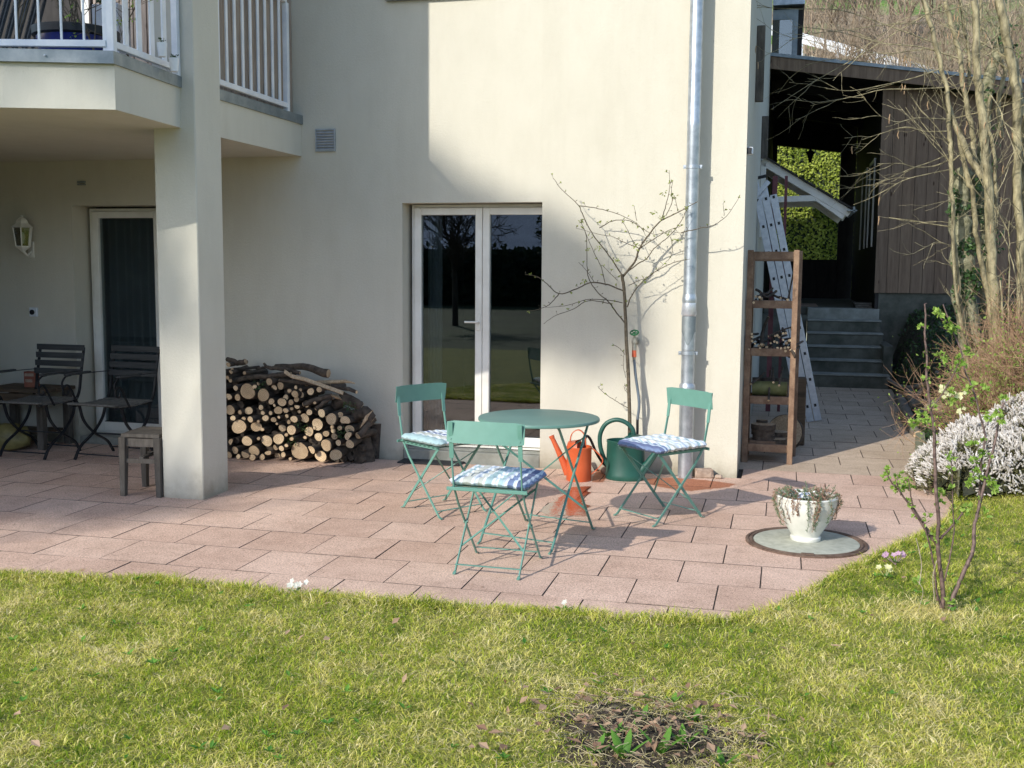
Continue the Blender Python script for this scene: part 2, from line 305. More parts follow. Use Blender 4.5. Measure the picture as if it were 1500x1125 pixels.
# ------------------------------------------------------------------ mesh helpers
class MB:
    def __init__(s): s.v = []; s.f = []; s.t = []; s.mi = []; s.cur = 0
    def vert(s, p, t=.5): s.v.append((p[0], p[1], p[2])); s.t.append(t); return len(s.v)-1
    def face(s, *i): s.f.append(tuple(i)); s.mi.append(s.cur)
    def poly(s, pts, t=.5): s.face(*[s.vert(p, t) for p in pts])
    def box(s, a, b, bev=0.0, M4=None, t=.5):
        x0, y0, z0 = a; x1, y1, z1 = b
        def tf(p): return (M4 @ Vector(p)) if M4 is not None else p
        if bev <= 0:
            i = [s.vert(tf(p), t) for p in ((x0,y0,z0),(x1,y0,z0),(x1,y1,z0),(x0,y1,z0),(x0,y0,z1),(x1,y0,z1),(x1,y1,z1),(x0,y1,z1))]
            for q in ((0,3,2,1),(4,5,6,7),(0,1,5,4),(1,2,6,5),(2,3,7,6),(3,0,4,7)): s.face(*[i[k] for k in q])
            return
        e = min(bev, (x1-x0)/2.01, (y1-y0)/2.01, (z1-z0)/2.01); c = {}
        for ix, X in enumerate((x0, x1)):
            for iy, Y in enumerate((y0, y1)):
                for iz, Z in enumerate((z0, z1)):
                    sx, sy, sz = (e if ix == 0 else -e), (e if iy == 0 else -e), (e if iz == 0 else -e)
                    c[ix,iy,iz] = (s.vert(tf((X, Y+sy, Z+sz)), t), s.vert(tf((X+sx, Y, Z+sz)), t), s.vert(tf((X+sx, Y+sy, Z)), t))
        for ix in (0, 1):
            q = [c[ix,0,0][0], c[ix,1,0][0], c[ix,1,1][0], c[ix,0,1][0]]; s.face(*(q if ix else q[::-1]))
        for iy in (0, 1):
            q = [c[0,iy,0][1], c[0,iy,1][1], c[1,iy,1][1], c[1,iy,0][1]]; s.face(*(q if iy else q[::-1]))
        for iz in (0, 1):
            q = [c[0,0,iz][2], c[1,0,iz][2], c[1,1,iz][2], c[0,1,iz][2]]; s.face(*(q if iz else q[::-1]))
        for iy in (0,1):
            for iz in (0,1): s.face(c[0,iy,iz][1], c[1,iy,iz][1], c[1,iy,iz][2], c[0,iy,iz][2])
        for ix in (0,1):
            for iz in (0,1): s.face(c[ix,0,iz][0], c[ix,1,iz][0], c[ix,1,iz][2], c[ix,0,iz][2])
        for ix in (0,1):
            for iy in (0,1): s.face(c[ix,iy,0][0], c[ix,iy,1][0], c[ix,iy,1][1], c[ix,iy,0][1])
        for k in c.values(): s.face(*k)
    def bar(s, p, q, w, h, up=(0, 0, 1), bev=0.0):
        "rectangular bar from p to q, w wide sideways, h thick along up"
        p, q = Vector(p), Vector(q); d = q-p; L = d.length; d.normalize(); u = Vector(up)
        sd_ = d.cross(u)
        if sd_.length < 1e-4: sd_ = d.cross(Vector((0, 1, 0)))
        sd_.normalize(); u = sd_.cross(d)
        m4 = Matrix(((d.x, sd_.x, u.x, p.x), (d.y, sd_.y, u.y, p.y), (d.z, sd_.z, u.z, p.z), (0, 0, 0, 1)))
        s.box((0, -w/2, -h/2), (L, w/2, h/2), bev, m4)
    def tube(s, pts, rad, n=8, caps=True, t=.5, flat=None):
        pts = [Vector(p) for p in pts]; k = len(pts)
        if not hasattr(rad, '__len__'): rad = [rad]*k
        prev = None; rings = []
        for i, p in enumerate(pts):
            d = (pts[min(i+1, k-1)] - pts[max(i-1, 0)])
            if d.length < 1e-9: d = Vector((0, 0, 1))
            d.normalize()
            if prev is None:
                a = Vector((0, 0, 1)) if abs(d.z) < .9 else Vector((1, 0, 0)); x = d.cross(a).normalized()
            else:
                x = prev - d*prev.dot(d)
                x = x.normalized() if x.length > 1e-6 else d.orthogonal().normalized()
            prev = x; y = d.cross(x)
            rings.append([s.vert(p + (x*math.cos(2*PI*j/n) + y*math.sin(2*PI*j/n))*rad[i], t) for j in range(n)])
        for a, b in zip(rings, rings[1:]):
            for j in range(n): s.face(a[j], a[(j+1) % n], b[(j+1) % n], b[j])
        if caps and n > 2: s.face(*rings[0][::-1]); s.face(*rings[-1])
    def strip(s, pts, w, th, up=(1, 0, 0)):
        "flat bar following pts; w wide along up, th thick"
        pts = [Vector(p) for p in pts]; u = Vector(up).normalized(); rings = []
        for i, p in enumerate(pts):
            d = (pts[min(i+1, len(pts)-1)] - pts[max(i-1, 0)]).normalized(); nn = d.cross(u).normalized()
            rings.append([s.vert(p + u*(a*w/2) + nn*(b*th/2)) for a, b in ((-1,-1),(1,-1),(1,1),(-1,1))])
        for a, b in zip(rings, rings[1:]):
            for j in range(4): s.face(a[j], a[(j+1) % 4], b[(j+1) % 4], b[j])
        s.face(*rings[0][::-1]); s.face(*rings[-1])
    def lathe(s, prof, c=(0, 0, 0), n=32, a0=0, cap0=True, cap1=True, sx=1, sy=1):
        rings = []
        for r, z in prof: rings.append([s.vert((c[0]+sx*r*math.cos(2*PI*j/n+a0), c[1]+sy*r*math.sin(2*PI*j/n+a0), c[2]+z)) for j in range(n)])
        for a, b in zip(rings, rings[1:]):
            for j in range(n): s.face(a[j], a[(j+1) % n], b[(j+1) % n], b[j])
        if cap0: s.face(*rings[0][::-1])
        if cap1: s.face(*rings[-1])
    def leaf(s, p, d, nrm, L, w, t=.5):
        "small pointed leaf, folded"
        p, d, nrm = Vector(p), Vector(d).normalized(), Vector(nrm)
        sd_ = d.cross(nrm)
        if sd_.length < 1e-4: sd_ = d.orthogonal()
        sd_.normalize(); n2 = sd_.cross(d)
        a = s.vert(p, t); b = s.vert(p+d*L*.5+sd_*w/2+n2*w*.15, t); c = s.vert(p+d*L, t); e = s.vert(p+d*L*.5-sd_*w/2+n2*w*.15, t)
        s.face(a, b, c, e)
    def build(s, name, mats, parent=None, origin=None, smooth=False, **tags):
        if origin is None: origin = wpos(parent) if parent is not None else (0, 0, 0)
        o3 = np.array(origin, dtype=np.float64)
        me = bpy.data.meshes.new(name); V = np.array(s.v, dtype=np.float64).reshape(-1, 3) - o3
        me.from_pydata(V.tolist(), [], s.f)
        if not isinstance(mats, (list, tuple)): mats = [mats]
        for m in mats: me.materials.append(m)
        if len(mats) > 1: me.polygons.foreach_set('material_index', s.mi)
        at = me.attributes.new('tint', 'FLOAT', 'POINT'); at.data.foreach_set('value', np.array(s.t, dtype=np.float32))
        if smooth: me.polygons.foreach_set('use_smooth', [True]*len(me.polygons))
        me.update()
        o = bpy.data.objects.new(name, me); COL.objects.link(o)
        if smooth: me.set_sharp_from_angle(angle=math.radians(smooth if smooth > 1 else 45))
        if parent is not None:
            o.parent = parent; pw = wpos(parent); o.location = (origin[0]-pw[0], origin[1]-pw[1], origin[2]-pw[2])
            WP[o.name] = tuple(origin)
        else: o.location = origin; WP[o.name] = tuple(origin)
        tag(o, **tags); return o
WP = {}
def wpos(o): return WP.get(o.name, (0, 0, 0))
def tag(o, label=None, cat=None, group=None, kind=None):
    if label: o['label'] = label
    if cat: o['category'] = cat
    if group: o['group'] = group
    if kind: o['kind'] = kind
def thing(name, label, cat, loc=(0, 0, 0), group=None):
    o = bpy.data.objects.new(name, None); COL.objects.link(o); o.location = loc; o.empty_display_size = .1
    WP[o.name] = tuple(loc); tag(o, label, cat, group); return o
def part_empty(name, parent, loc=None):
    o = bpy.data.objects.new(name, None); COL.objects.link(o); o.parent = parent; pw = wpos(parent); loc = loc or pw
    o.location = tuple(a-b for a, b in zip(loc, pw)); WP[o.name] = tuple(loc); return o
def inst(proto, parent, loc, rot=(0, 0, 0), name=None):
    "copy of a piece that shares its mesh data"
    o = proto.copy(); COL.objects.link(o); o.parent = parent; pw = wpos(parent) if parent else (0, 0, 0)
    o.location = tuple(a-b for a, b in zip(loc, pw)); o.rotation_euler = rot; return o
def copy_tree(o, parent=None):
    c = o.copy(); COL.objects.link(c); c.parent = parent
    for ch in o.children: copy_tree(ch, c)
    return c
def array_mesh(name, V, Fidx, loops, mat, tint=None, smooth=False, **tags):
    "fast mesh from numpy: V (n,3), faces as list of (array (m,k))"
    me = bpy.data.meshes.new(name); me.vertices.add(len(V)); me.vertices.foreach_set('co', V.astype(np.float32).ravel())
    tot = sum(f.size for f in Fidx); nf = sum(len(f) for f in Fidx)
    me.loops.add(tot); me.loops.foreach_set('vertex_index', np.concatenate([f.ravel() for f in Fidx]).astype(np.int32))
    me.polygons.add(nf); cnt = np.concatenate([np.full(len(f), f.shape[1]) for f in Fidx]); st = np.concatenate([[0], np.cumsum(cnt)[:-1]])
    me.polygons.foreach_set('loop_start', st.astype(np.int32))
    me.materials.append(mat)
    if tint is not None:
        at = me.attributes.new('tint', 'FLOAT', 'POINT'); at.data.foreach_set('value', tint.astype(np.float32))
    me.update(calc_edges=True); me.validate()
    o = bpy.data.objects.new(name, me); COL.objects.link(o); tag(o, **tags); return o
ORD = ['first', 'second', 'third', 'fourth', 'fifth', 'sixth', 'seventh', 'eighth', 'ninth', 'tenth', 'eleventh', 'twelfth', 'thirteenth', 'fourteenth', 'fifteenth', 'sixteenth', 'seventeenth', 'eighteenth', 'nineteenth', 'twentieth']
def R(a, b): return random.uniform(a, b)
def rdir():
    while True:
        v = Vector((R(-1, 1), R(-1, 1), R(-1, 1)))
        if .05 < v.length < 1: return v.normalized()
def interp(x, xs, ys): return float(np.interp(x, xs, ys))
def sstep(a, b, x): t = min(1, max(0, (x-a)/(b-a))); return t*t*(3-2*t)

YW = 8.1                      # the garden front of the house
XC = -0.30                    # its right-hand corner
# edge between patio and lawn
EX = [-12, -3.745, -3.4, -3.04, -2.56, -2.29, -1.94, -1.61, -1.3, -.99, -.69, -.39, -.21, -.1, .02, .146, .283, .431, .555, .732, .928, 1.04, 1.12, 1.16, 1.2, 1.3, 12]
EY = [4.36, 4.45, 4.51, 4.55, 4.556, 4.52, 4.508, 4.525, 4.57, 4.61, 4.62, 4.646, 4.69, 4.80, 4.97, 5.22, 5.49, 5.77, 6.04, 6.39, 6.78, 7.1, 7.4, 7.64, 7.8, 7.85, 7.85]
def edge_y(x): return interp(x, EX, EY)
def ground_z(x, y):
    z = .012 + .006*math.sin(x*2.1+y*1.3) + .005*math.sin(x*5.3-y*3.1)
    z += .20*sstep(.95, 2.6, x)*sstep(5.0, 7.6, y)
    if y > 7.8: xe = interp(y, [7.8, 10.6, 14.8], [1.1, 1.25, 1.36]); z += (y-7.8)*.104*sstep(xe+.02, xe+(.6 if y < 10 else .42), x)
    return z

# ================================================================== GROUND
b = MB(); b.poly([(-300, -300, -.12), (300, -300, -.12), (300, 22, -.12), (-300, 22, -.12)])
b.build('ground', M['lawn'], kind='structure')
# lawn
b = MB(); xs = np.concatenate([np.linspace(-40, -6, 12)[:-1], np.arange(-6, 1.5, .06), np.linspace(1.5, 3, 16), np.linspace(3.5, 30, 10)])
rows = []
for x in xs:
    ey = edge_y(x); col = [-3, -1, 0] + list(np.linspace(1.5, ey-.02, 26)) + [ey]
    rows.append([b.vert((x, y, (ground_z(x, y) if y > 1 else .015) - (.035 if k == len(col)-1 else 0))) for k, y in enumerate(col)])
for a, c in zip(rows, rows[1:]):
    for j in range(len(a)-1): b.face(a[j], c[j], c[j+1], a[j+1])
M['rear_grass_darkened'] = simple('rear_grass_darkened', (.02, .035, .008), (.06, .085, .022), .35, .95, bs=.6, bd=.03, fine=12, space='World')  # rear lawn colour darkened in place of shade, so the glass mirrors it dark
rl = MB(); rl.poly([(-60, -60, .0), (60, -60, .0), (60, -2.9, .0), (-60, -2.9, .0)]); rl.build('rear_lawn', M['rear_grass_darkened'], kind='structure')
lawn = b.build('lawn', M['lawn'], smooth=80, kind='structure')
# grass blades: short mown sward of real blades
def blades(xy, h, wdt, tint, lean, name, parent=None, zoff=0, mat=None, **tags):
    n = len(xy); z0 = np.array([ground_z(x, y) for x, y in xy]) + zoff
    az = rng.uniform(0, 2*PI, n); la = rng.uniform(0, 2*PI, n); ln = lean
    side = np.stack([np.cos(az), np.sin(az), np.zeros(n)], 1)*wdt[:, None]/2
    bend = np.stack([np.cos(la), np.sin(la), np.zeros(n)], 1)
    base = np.stack([xy[:, 0], xy[:, 1], z0-.006], 1)
    mid = base + bend*(h*ln*.35)[:, None] + np.array([0, 0, 1])*(h*(1-.25*ln)*.6)[:, None]
    tip = base + bend*(h*ln*1.05)[:, None] + np.array([0, 0, 1])*(h*(1-.45*ln))[:, None]
    V = np.stack([base-side, base+side, mid+side*.8, mid-side*.8, tip], 1).reshape(-1, 3)
    i = np.arange(n)[:, None]*5
    quads = i + np.array([[0, 1, 2, 3]]); tris = i + np.array([[3, 2, 4]])
    return array_mesh(name, V, [quads, tris], None, mat or M['grass'], np.repeat(tint, 5), **tags)
def noise2(x, y, s): return mnoise.noise(Vector((x*s, y*s, 3.7)))
DEAD = [(-.40, 3.42, .31, .28, .92), (.66, 5.0, .26, .18, .6), (-.95, 3.86, .14, .10, .7), (-1.47, 3.70, .09, .06, .8), (-.34, 3.1, .30, .25, .9)]
def deadness(x, y):
    return max(w*math.exp(-(((x-cx)/rx)**2+((y-cy)/ry)**2)*1.3) for cx, cy, rx, ry, w in DEAD)
pts, hh, ww, tt, ll = [], [], [], [], []
NB_ = 430000
cand = rng.uniform(0, 1, (NB_*2, 2)); cnt = 0
for a, c in cand:
    x = -5.6 + 9.0*a; y = 1.9 + 6.0*c
    ey = edge_y(x)
    if y > ey + .02*math.sin(x*40)+.02*math.sin(x*17+2): continue
    if y > 5.2 and x < 0: continue
    dist = y
    if random.random() > min(1, 3.4/dist): continue
    if abs(x+.2465*y*1.02) > .66*y+.9: continue
    d = deadness(x, y)
    if random.random() < d*.93: continue
    n1 = noise2(x, y, 1.1); n2 = noise2(x+9, y, 4.5); n3 = noise2(x, y+5, 14)
    pts.append((x, y)); near_edge = ey-y < .10
    h = (.018+.024*random.random()+.020*max(0, n2+.1)+.022*max(0, n3))*(1.35 if near_edge else 1)
    dry = .50+.20*n1+.32*n2+.34*n3
    t = min(1, max(0, random.gauss(dry, .23)))
    if random.random() < .14: t = R(.8, 1)
    if x > .2 and y > 5: t = max(0, t-.13)
    if random.random() < d*1.2: t = R(.75, 1)
    hh.append(h*(1.2 if t < .4 else .95)); tt.append(t); ll.append(R(.45, 1.5) if t < .7 else R(.8, 1.6)); ww.append(R(.0020, .0034) if random.random() < .8 else R(.004, .0065))
    cnt += 1
    if cnt >= NB_: break
blades(np.array(pts), np.array(hh), np.array(ww), np.array(tt), np.array(ll), 'grass', kind='stuff', label='short mown spring grass with straw coloured dry blades', cat='grass')
# taller tufts along the patio edge
pts, hh, ww, tt, ll = [], [], [], [], []
for k in range(9000):
    x = R(-4.6, 1.25); n = noise2(x, 2, 3.5)
    if n < -.05 and random.random() < .75: continue
    ey = edge_y(x); y = ey + R(-.06, .025)
    pts.append((x, y)); hh.append(R(.03, .055+.05*max(0, n))); ww.append(R(.0025, .0045)); tt.append(min(1, max(0, random.gauss(.48, .28)))); ll.append(R(.3, 1.3))
blades(np.array(pts), np.array(hh), np.array(ww), np.array(tt), np.array(ll), 'grass_tufts', kind='stuff', label='longer grass tufts spilling over the patio edge', cat='grass')
# low broad-leaved weeds in the sward
b = MB()
for k in range(200):
    x = R(-4.2, 2.0); y = R(2.5, 7.2)
    if y > edge_y(x)-.05: continue
    z = ground_z(x, y)+.016
    for j in range(random.randint(3, 7)):
        a = R(0, 2*PI); b.leaf((x, y, z), (math.cos(a), math.sin(a), R(.2, .7)), (0, 0, 1), R(.018, .04), R(.010, .018), R(0, 1))
b.build('lawn_weeds', M['lush'], kind='stuff', label='small broad weed leaves scattered through the lawn', cat='weeds')
# fallen leaves and chips on the grass
b = MB()
for k in range(340):
    if k < 230:
        x = random.gauss(-.42, .22); y = random.gauss(3.45, .2)
    else: x = R(-4, 2); y = R(2.6, 6.5)
    if y > edge_y(x)-.03: continue
    d = rdir(); d.z *= .3; b.leaf((x, y, ground_z(x, y)+R(.012, .05)), d, (R(-.5, .5), R(-.5, .5), 1), R(.02, .055), R(.012, .032), R(0, 1))
b.build('fallen_leaves', M['dead_leaf'], kind='stuff', label='brown fallen leaves lying on the grass and bare soil', cat='leaves')
# bare soil patch
b = MB(); n = 40; rings = []
for k in range(9):
    f = k/8; ring = []
    for j in range(n):
        a = 2*PI*j/n; rr = (.34+.05*math.sin(3*a+1)+.05*math.sin(7*a)+.03*math.sin(13*a))*f
        x = -.40+rr*math.cos(a)*1.05; y = 3.40+rr*math.sin(a)*.95
        ring.append(b.vert((x, y, ground_z(x, y)+.014*(1-f*f)+.010*mnoise.noise(Vector((x*14, y*14, 1)))-(.03 if k == 8 else 0))))
    rings.append(ring)
for r0, r1 in zip(rings, rings[1:]):
    for j in range(n): b.face(r0[j], r0[(j+1) % n], r1[(j+1) % n], r1[j])
b.build('bare_soil', M['soil'], smooth=80, kind='structure')
b = MB()
for k in range(420):
    x = random.gauss(-.40, .22); y = random.gauss(3.42, .2); a = R(0, 2*PI); L = R(.03, .09)
    z = ground_z(x, y)+R(.015, .045); p = Vector((x, y, z)); q = p+Vector((math.cos(a)*L, math.sin(a)*L, R(-.01, .02)))
    b.tube([p, (p+q)/2+Vector((0, 0, .006)), q], [.0016, .0014, .0008], 3, False, R(0, 1))
b.build('dry_stalks', M['straw'], kind='stuff', label='dry straw stalks lying over the bare soil patch', cat='straw')

def sprout(x, y, n, L, w, label, group, spread=.5, mat='lush', name='bulb_plant', cat='plant'):
    z = ground_z(x, y)
    o = thing(name, label, cat, (x, y, z), group)
    for k in range(n):
        b = MB(); a = 2*PI*k/n+R(-.4, .4); d = Vector((math.cos(a)*spread, math.sin(a)*spread, 1)).normalized(); LL = L*R(.7, 1.15); ww = w*R(.7, 1.2)
        sd_ = d.cross(Vector((math.cos(a), math.sin(a), 0))); sd_.normalize(); rows = []
        for i in range(6):
            f = i/5; p = Vector((x, y, z)) + d*LL*f + Vector((math.cos(a), math.sin(a), -.35))*LL*.35*f*f
            hw = ww/2*math.sin(PI*min(1, .12+f*.88))**.7 if i < 5 else .0006
            fold = Vector((math.cos(a), math.sin(a), 0))*hw*.5
            rows.append([b.vert(p-sd_*hw+fold, R(0, 1)*.3+f*.6), b.vert(p, f*.7), b.vert(p+sd_*hw+fold, R(0, 1)*.3+f*.6)])
        for r0, r1 in zip(rows, rows[1:]):
            b.face(r0[0], r0[1], r1[1], r1[0]); b.face(r0[1], r0[2], r1[2], r1[1])
        b.build('leaf', M[mat], o, smooth=80)
    return o
for i, (px, py, nn, L, w, lb) in enumerate([
    (915, 1105, 5, .10, .030, 'broad leaved bulb shoot nearest the camera in the bare soil patch'),
    (968, 1098, 4, .095, .026, 'upright bulb shoot right of the broad leaved one in the bare soil'),
    (895, 1075, 5, .07, .024, 'low bulb shoot at the left side of the bare soil patch'),
    (940, 1045, 5, .06, .022, 'small bulb shoot in the middle of the bare soil patch'),
    (1015, 1050, 5, .065, .020, 'leafy shoot at the right side of the bare soil patch'),
    (985, 1020, 4, .05, .018, 'smallest bulb shoot at the far rim of the bare soil patch'),
    (872, 1100, 4, .07, .020, 'pointed bulb shoot left of the broad leaved one in the bare soil'),
    (1000, 1085, 4, .075, .022, 'bulb shoot between the upright one and the right rim of the soil'),
    (930, 1075, 4, .06, .018, 'short bulb shoot just behind the broad leaved one'),
    (1060, 1115, 3, .08, .020, 'narrow bulb shoot at the right end of the bare soil near the frame edge')]):
    p = on_z(px, py, .03); sprout(p.x, p.y, nn, L, w, lb, 'bulb shoots in the bare soil patch')
def primrose(px, py, nfl, mat, label, spread=.045):
    p = on_z(px, py, .03); z = ground_z(p.x, p.y)
    o = thing('primrose', label, 'flower', (p.x, p.y, z), 'flowers at the lawn edge')
    b = MB()
    for k in range(9):
        a = R(0, 2*PI); b.leaf((p.x+R(-.02, .02), p.y+R(-.01, .01), z+.012), (math.cos(a), math.sin(a), .35), (0, 0, 1), R(.03, .05), R(.014, .022), R(0, .8))
    b.build('leaves', M['lush'], o)
    for k in range(nfl):
        b = MB(); c = Vector((p.x+R(-1, 1)*spread, p.y+R(-.4, .4)*spread, z+R(.04, .065))); n0 = Vector((R(-.5, .5), -.7, R(.4, .9))).normalized()
        t1 = n0.orthogonal().normalized(); t2 = n0.cross(t1)
        b.tube([(p.x, p.y, z), c], .0012, 3, False, .3)
        for j in range(5):
            a = 2*PI*j/5; d = t1*math.cos(a)+t2*math.sin(a); b.leaf(c, d+n0*.25, n0, .017, .015, R(0, 1))
        b.build('blossom', M[mat], o)
primrose(433, 866, 7, 'petal_white', 'clump of white primroses at the patio edge', .05)
primrose(826, 889, 1, 'petal_white', 'single tiny white daisy at the patio edge below the table', .005)
primrose(1312, 822, 6, 'petal_pink', 'pale pink primroses in the grass beside the patio corner', .06)
primrose(1297, 843, 4, 'petal_yellow', 'pale yellow primroses just in front of the pink ones', .05)

# ================================================================== PATIO
bed = MB(); bed.poly([(-14, 4.0, -.012), (1.6, 4.0, -.012), (1.6, 15, -.012), (-14, 15, -.012)])
b = MB(); S = .3970
b.box((-S/2, -S/2, -.04), (S/2, S/2, 0), .0022); b.mi = [0 if i == 5 else 1 for i in range(len(b.f))]
patio = bed.build('patio', M['joint'], kind='structure')
proto = b.build('paver', [M['paver'], M['dirt']], patio)
Y0, RW, X0 = 4.8526, .4011, -3.0667
rng_t = random.Random(3); first = True
def place_tile(p, cx, cy, par):
    global first
    if first: o = p; first = False
    else: o = p.copy(); COL.objects.link(o); o.parent = par
    o.location = (cx, cy, rng_t.uniform(-.0012, .0012)); o.rotation_euler = (rng_t.gauss(0, .0018), rng_t.gauss(0, .0018), rng_t.gauss(0, .0025)); return o
for j in range(-1, 10):
    cy = Y0 + RW*(j-.5); off = .5*((j+1) % 2)
    for u in range(-12, 13):
        cx = X0 + .4*(u+off+.5)
        if cx < -7.4 or cx > 1.45: continue
        if j == 9 and cx < XC-.1: continue
        if cy+.2 > YW and cx < XC-.1 and j < 9: pass
        if cy + .25 < edge_y(cx+.2) and cy+.25 < edge_y(cx-.2): continue
        if cy > 7.7 and cx > 1.35: continue
        dx, dy = cx-.167, cy-6.23
        o = place_tile(proto, cx, cy, patio)
        if abs(cx-.97) < .21 and abs(cy-6.66) < .21: o.data = o.data.copy(); o.data.materials[0] = M['paver_new']; o['label'] = 'fresher pale pink paver'
path = MB(); path.poly([(-.32, 8.45, -.008), (1.5, 8.45, -.008), (1.5, 14.85, -.008), (-.32, 14.85, -.008)])
path_o = path.build('garden_path', M['joint'], kind='structure')
b = MB(); b.box((-S/2, -S/2, -.04), (S/2, S/2, 0), .0022); b.mi = [0 if i == 5 else 1 for i in range(len(b.f))]; pp = b.build('paver', [M['paver_beige'], M['dirt']], path_o); first = True
for j in range(0, 16):
    cy = 8.655+.4*j; off = .5*(j % 2)
    for u in range(0, 6):
        cx = -.12+.4*(u+off)-.2
        if cx > interp(cy, [8, 10.6, 14.8], [1.30, 1.42, 1.55]): continue
        place_tile(pp, cx, cy, path_o)
b = MB()
for k in range(420):
    x = R(-6.5, 1.0); y = R(4.6, 8.0)
    if y < edge_y(x)+.01 or mnoise.noise(Vector((x*1.3, y*1.3, 4))) < -.05: continue
    d = rdir(); d.z = 0; b.leaf((x, y, .004), d, (0, 0, 1), R(.006, .022), R(.002, .008), R(0, .5))
for k in range(520):
    x = R(-4.4, 1.0); y = edge_y(x)+abs(random.gauss(0, .035)); d = rdir(); d.z = 0; b.leaf((x, y, .005), d, (0, 0, 1), R(.008, .028), R(.003, .009), R(0, 1))
b.build('patio_litter', M['dead_leaf'], kind='stuff', label='tiny bits of dry leaf and dirt scattered over the pavers', cat='debris')
# manhole cover
mc = thing('manhole_cover', 'round concrete manhole cover with rusty iron rim under the white planter', 'manhole cover', (.167, 6.232, 0))
b = MB(); b.lathe([(.293, .001), (.293, .009), (.287, .011), (0.001, .012)], (.167, 6.232, 0), 56, cap1=False, cap0=False); b.build('concrete_infill', M['cover_conc'], mc, smooth=30)
b = MB(); b.lathe([(.338, -.005), (.338, .009), (.332, .012), (.322, .012), (.319, .007), (.315, .007), (.312, .013), (.300, .013), (.296, .006), (.294, .004)], (.167, 6.232, 0), 64, cap0=False, cap1=False); b.build('iron_rim', M['rust'], mc, smooth=30)
b = MB(); b.box((.135, 5.915, .008), (.205, 5.945, .0165), .003); b.build('lifting_lug', M['rust'], mc)
# puddles / wet stains
def wet(pix, label, name='puddle', z=.0042, mat='wet'):
    b = MB(); P = [on_z(x, y, z) for x, y in pix]; cx = sum(p.x for p in P)/len(P); cy = sum(p.y for p in P)/len(P)
    c = b.vert((cx, cy, z)); ring = []
    m = len(P)
    for k in range(m):
        p, q = P[k], P[(k+1) % m]
        for i in range(5):
            f = i/5; s = p.lerp(q, f); j = .008; ring.append(b.vert((s.x+R(-j, j), s.y+R(-j, j), z)))
    for k in range(len(ring)): b.face(c, ring[k], ring[(k+1) % len(ring)])
    b.build(name, M[mat], label=label, cat='puddle', group='wet patches on the pavers')
wet([(838, 713), (866, 712), (858, 718), (866, 722), (852, 727), (858, 733), (850, 737), (866, 741), (858, 745), (862, 757), (836, 755), (800, 754), (790, 748), (803, 738), (818, 729), (832, 722)], 'shiny puddle in front of the orange watering can')
wet([(948, 701), (985, 699), (1035, 703), (1078, 709), (1068, 713), (1040, 716), (1012, 719), (985, 716), (962, 712), (950, 708)], 'damp red patch in front of the downpipe foot', mat='damp')
wet([(880, 672), (892, 690), (884, 706), (868, 706), (872, 690), (862, 672)], 'small damp patch between the two watering cans', z=.0046, mat='damp')

# ================================================================== HOUSE
house = thing('house', 'cream rendered house with balcony, pillar and glazed patio doors', 'house', (-3, 8.1, 0))
DZ = 2.045
holes = [(-5.93, -4.72, .0, DZ), (-2.94, -1.81, .0, DZ)]
b = MB()
def wallbox(x0, x1, z0, z1, ya=0, yb=.147): b.box((x0, YW+ya, z0), (x1, YW+yb, z1))
xs_ = [-9, -5.93, -4.72, -2.94, -1.81, XC]
for i, (x0, x1) in enumerate(zip(xs_, xs_[1:])):
    if i in (1, 3): wallbox(x0, x1, DZ, 7.6)
    else: wallbox(x0, x1, -.1, 7.6)
ys_ = [-9, -5.93, -4.72, -2.94, -1.73, XC]
for i, (x0, x1) in enumerate(zip(ys_, ys_[1:])):
    if i in (1, 3): wallbox(x0, x1, DZ+.002, 7.6, .147, .34)
    else: wallbox(x0, x1, -.1, 7.6, .147, .34)
b.box((XC-.34, YW+.34, -.1), (XC, 15.7, 7.6))                       # side wall
b.box((-9, YW+.34, -.1), (-8.7, 15.7, 7.6)); b.box((-9, 15.7, -.1), (XC, 16, 7.6))
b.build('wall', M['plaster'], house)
b = MB(); b.box((-9.4, YW-.25, 7.6), (XC+.35, 16.3, 7.8)); b.poly([(-9.4, YW-.25, 7.802), (XC+.35, YW-.25, 7.802), (XC-1.5, 12, 9.6), (-8, 12, 9.6)]); b.poly([(-9.4, 16.3, 7.802), (-8, 12, 9.6), (XC-1.5, 12, 9.6), (XC+.35, 16.3, 7.802)])
b.poly([(XC+.35, YW-.25, 7.802), (XC+.35, 16.3, 7.802), (XC-1.5, 12, 9.6)]); b.build('roof', M['dark_timber'], house)
b = MB(); b.box((-8.7, 12.0, 0), (XC-.34, 12.1, 2.6)); b.box((-8.7, YW+.342, 2.6), (XC-.342, 12.1, 2.7)); b.box((-3.7, YW+.342, 0), (-3.6, 12, 2.6)); b.box((-8.7, YW+.342, -.05), (XC-.342, 12, .06)); b.build('room', M['room'], house)
# upper window whose sill shows at the top of the frame
b = MB(); b.box((-3.06, YW-.045, 3.585), (-2.2, YW-.001, 3.63), .004); b.build('window_sill', M['zinc_b'], house)
b = MB(); b.box((-3.0, YW-.006, 3.64), (-2.25, YW+.0, 4.8)); b.build('window', M['white_frame'], house)
# side-wall details
for (Y, z0, z1) in ((9.6, 2.97, 3.6), (12.2, 2.75, 3.2)): b = MB(); b.box((XC+.001, Y, z0), (XC+.07, Y+.05, z1), .004); b.build('shutter', M['oldwood'], house)
# pillar
b = MB(); b.box((-3.985, 6.30, -.02), (-3.685, 6.63, 7.4), .006); b.build('pillar', M['plaster_w'], house)
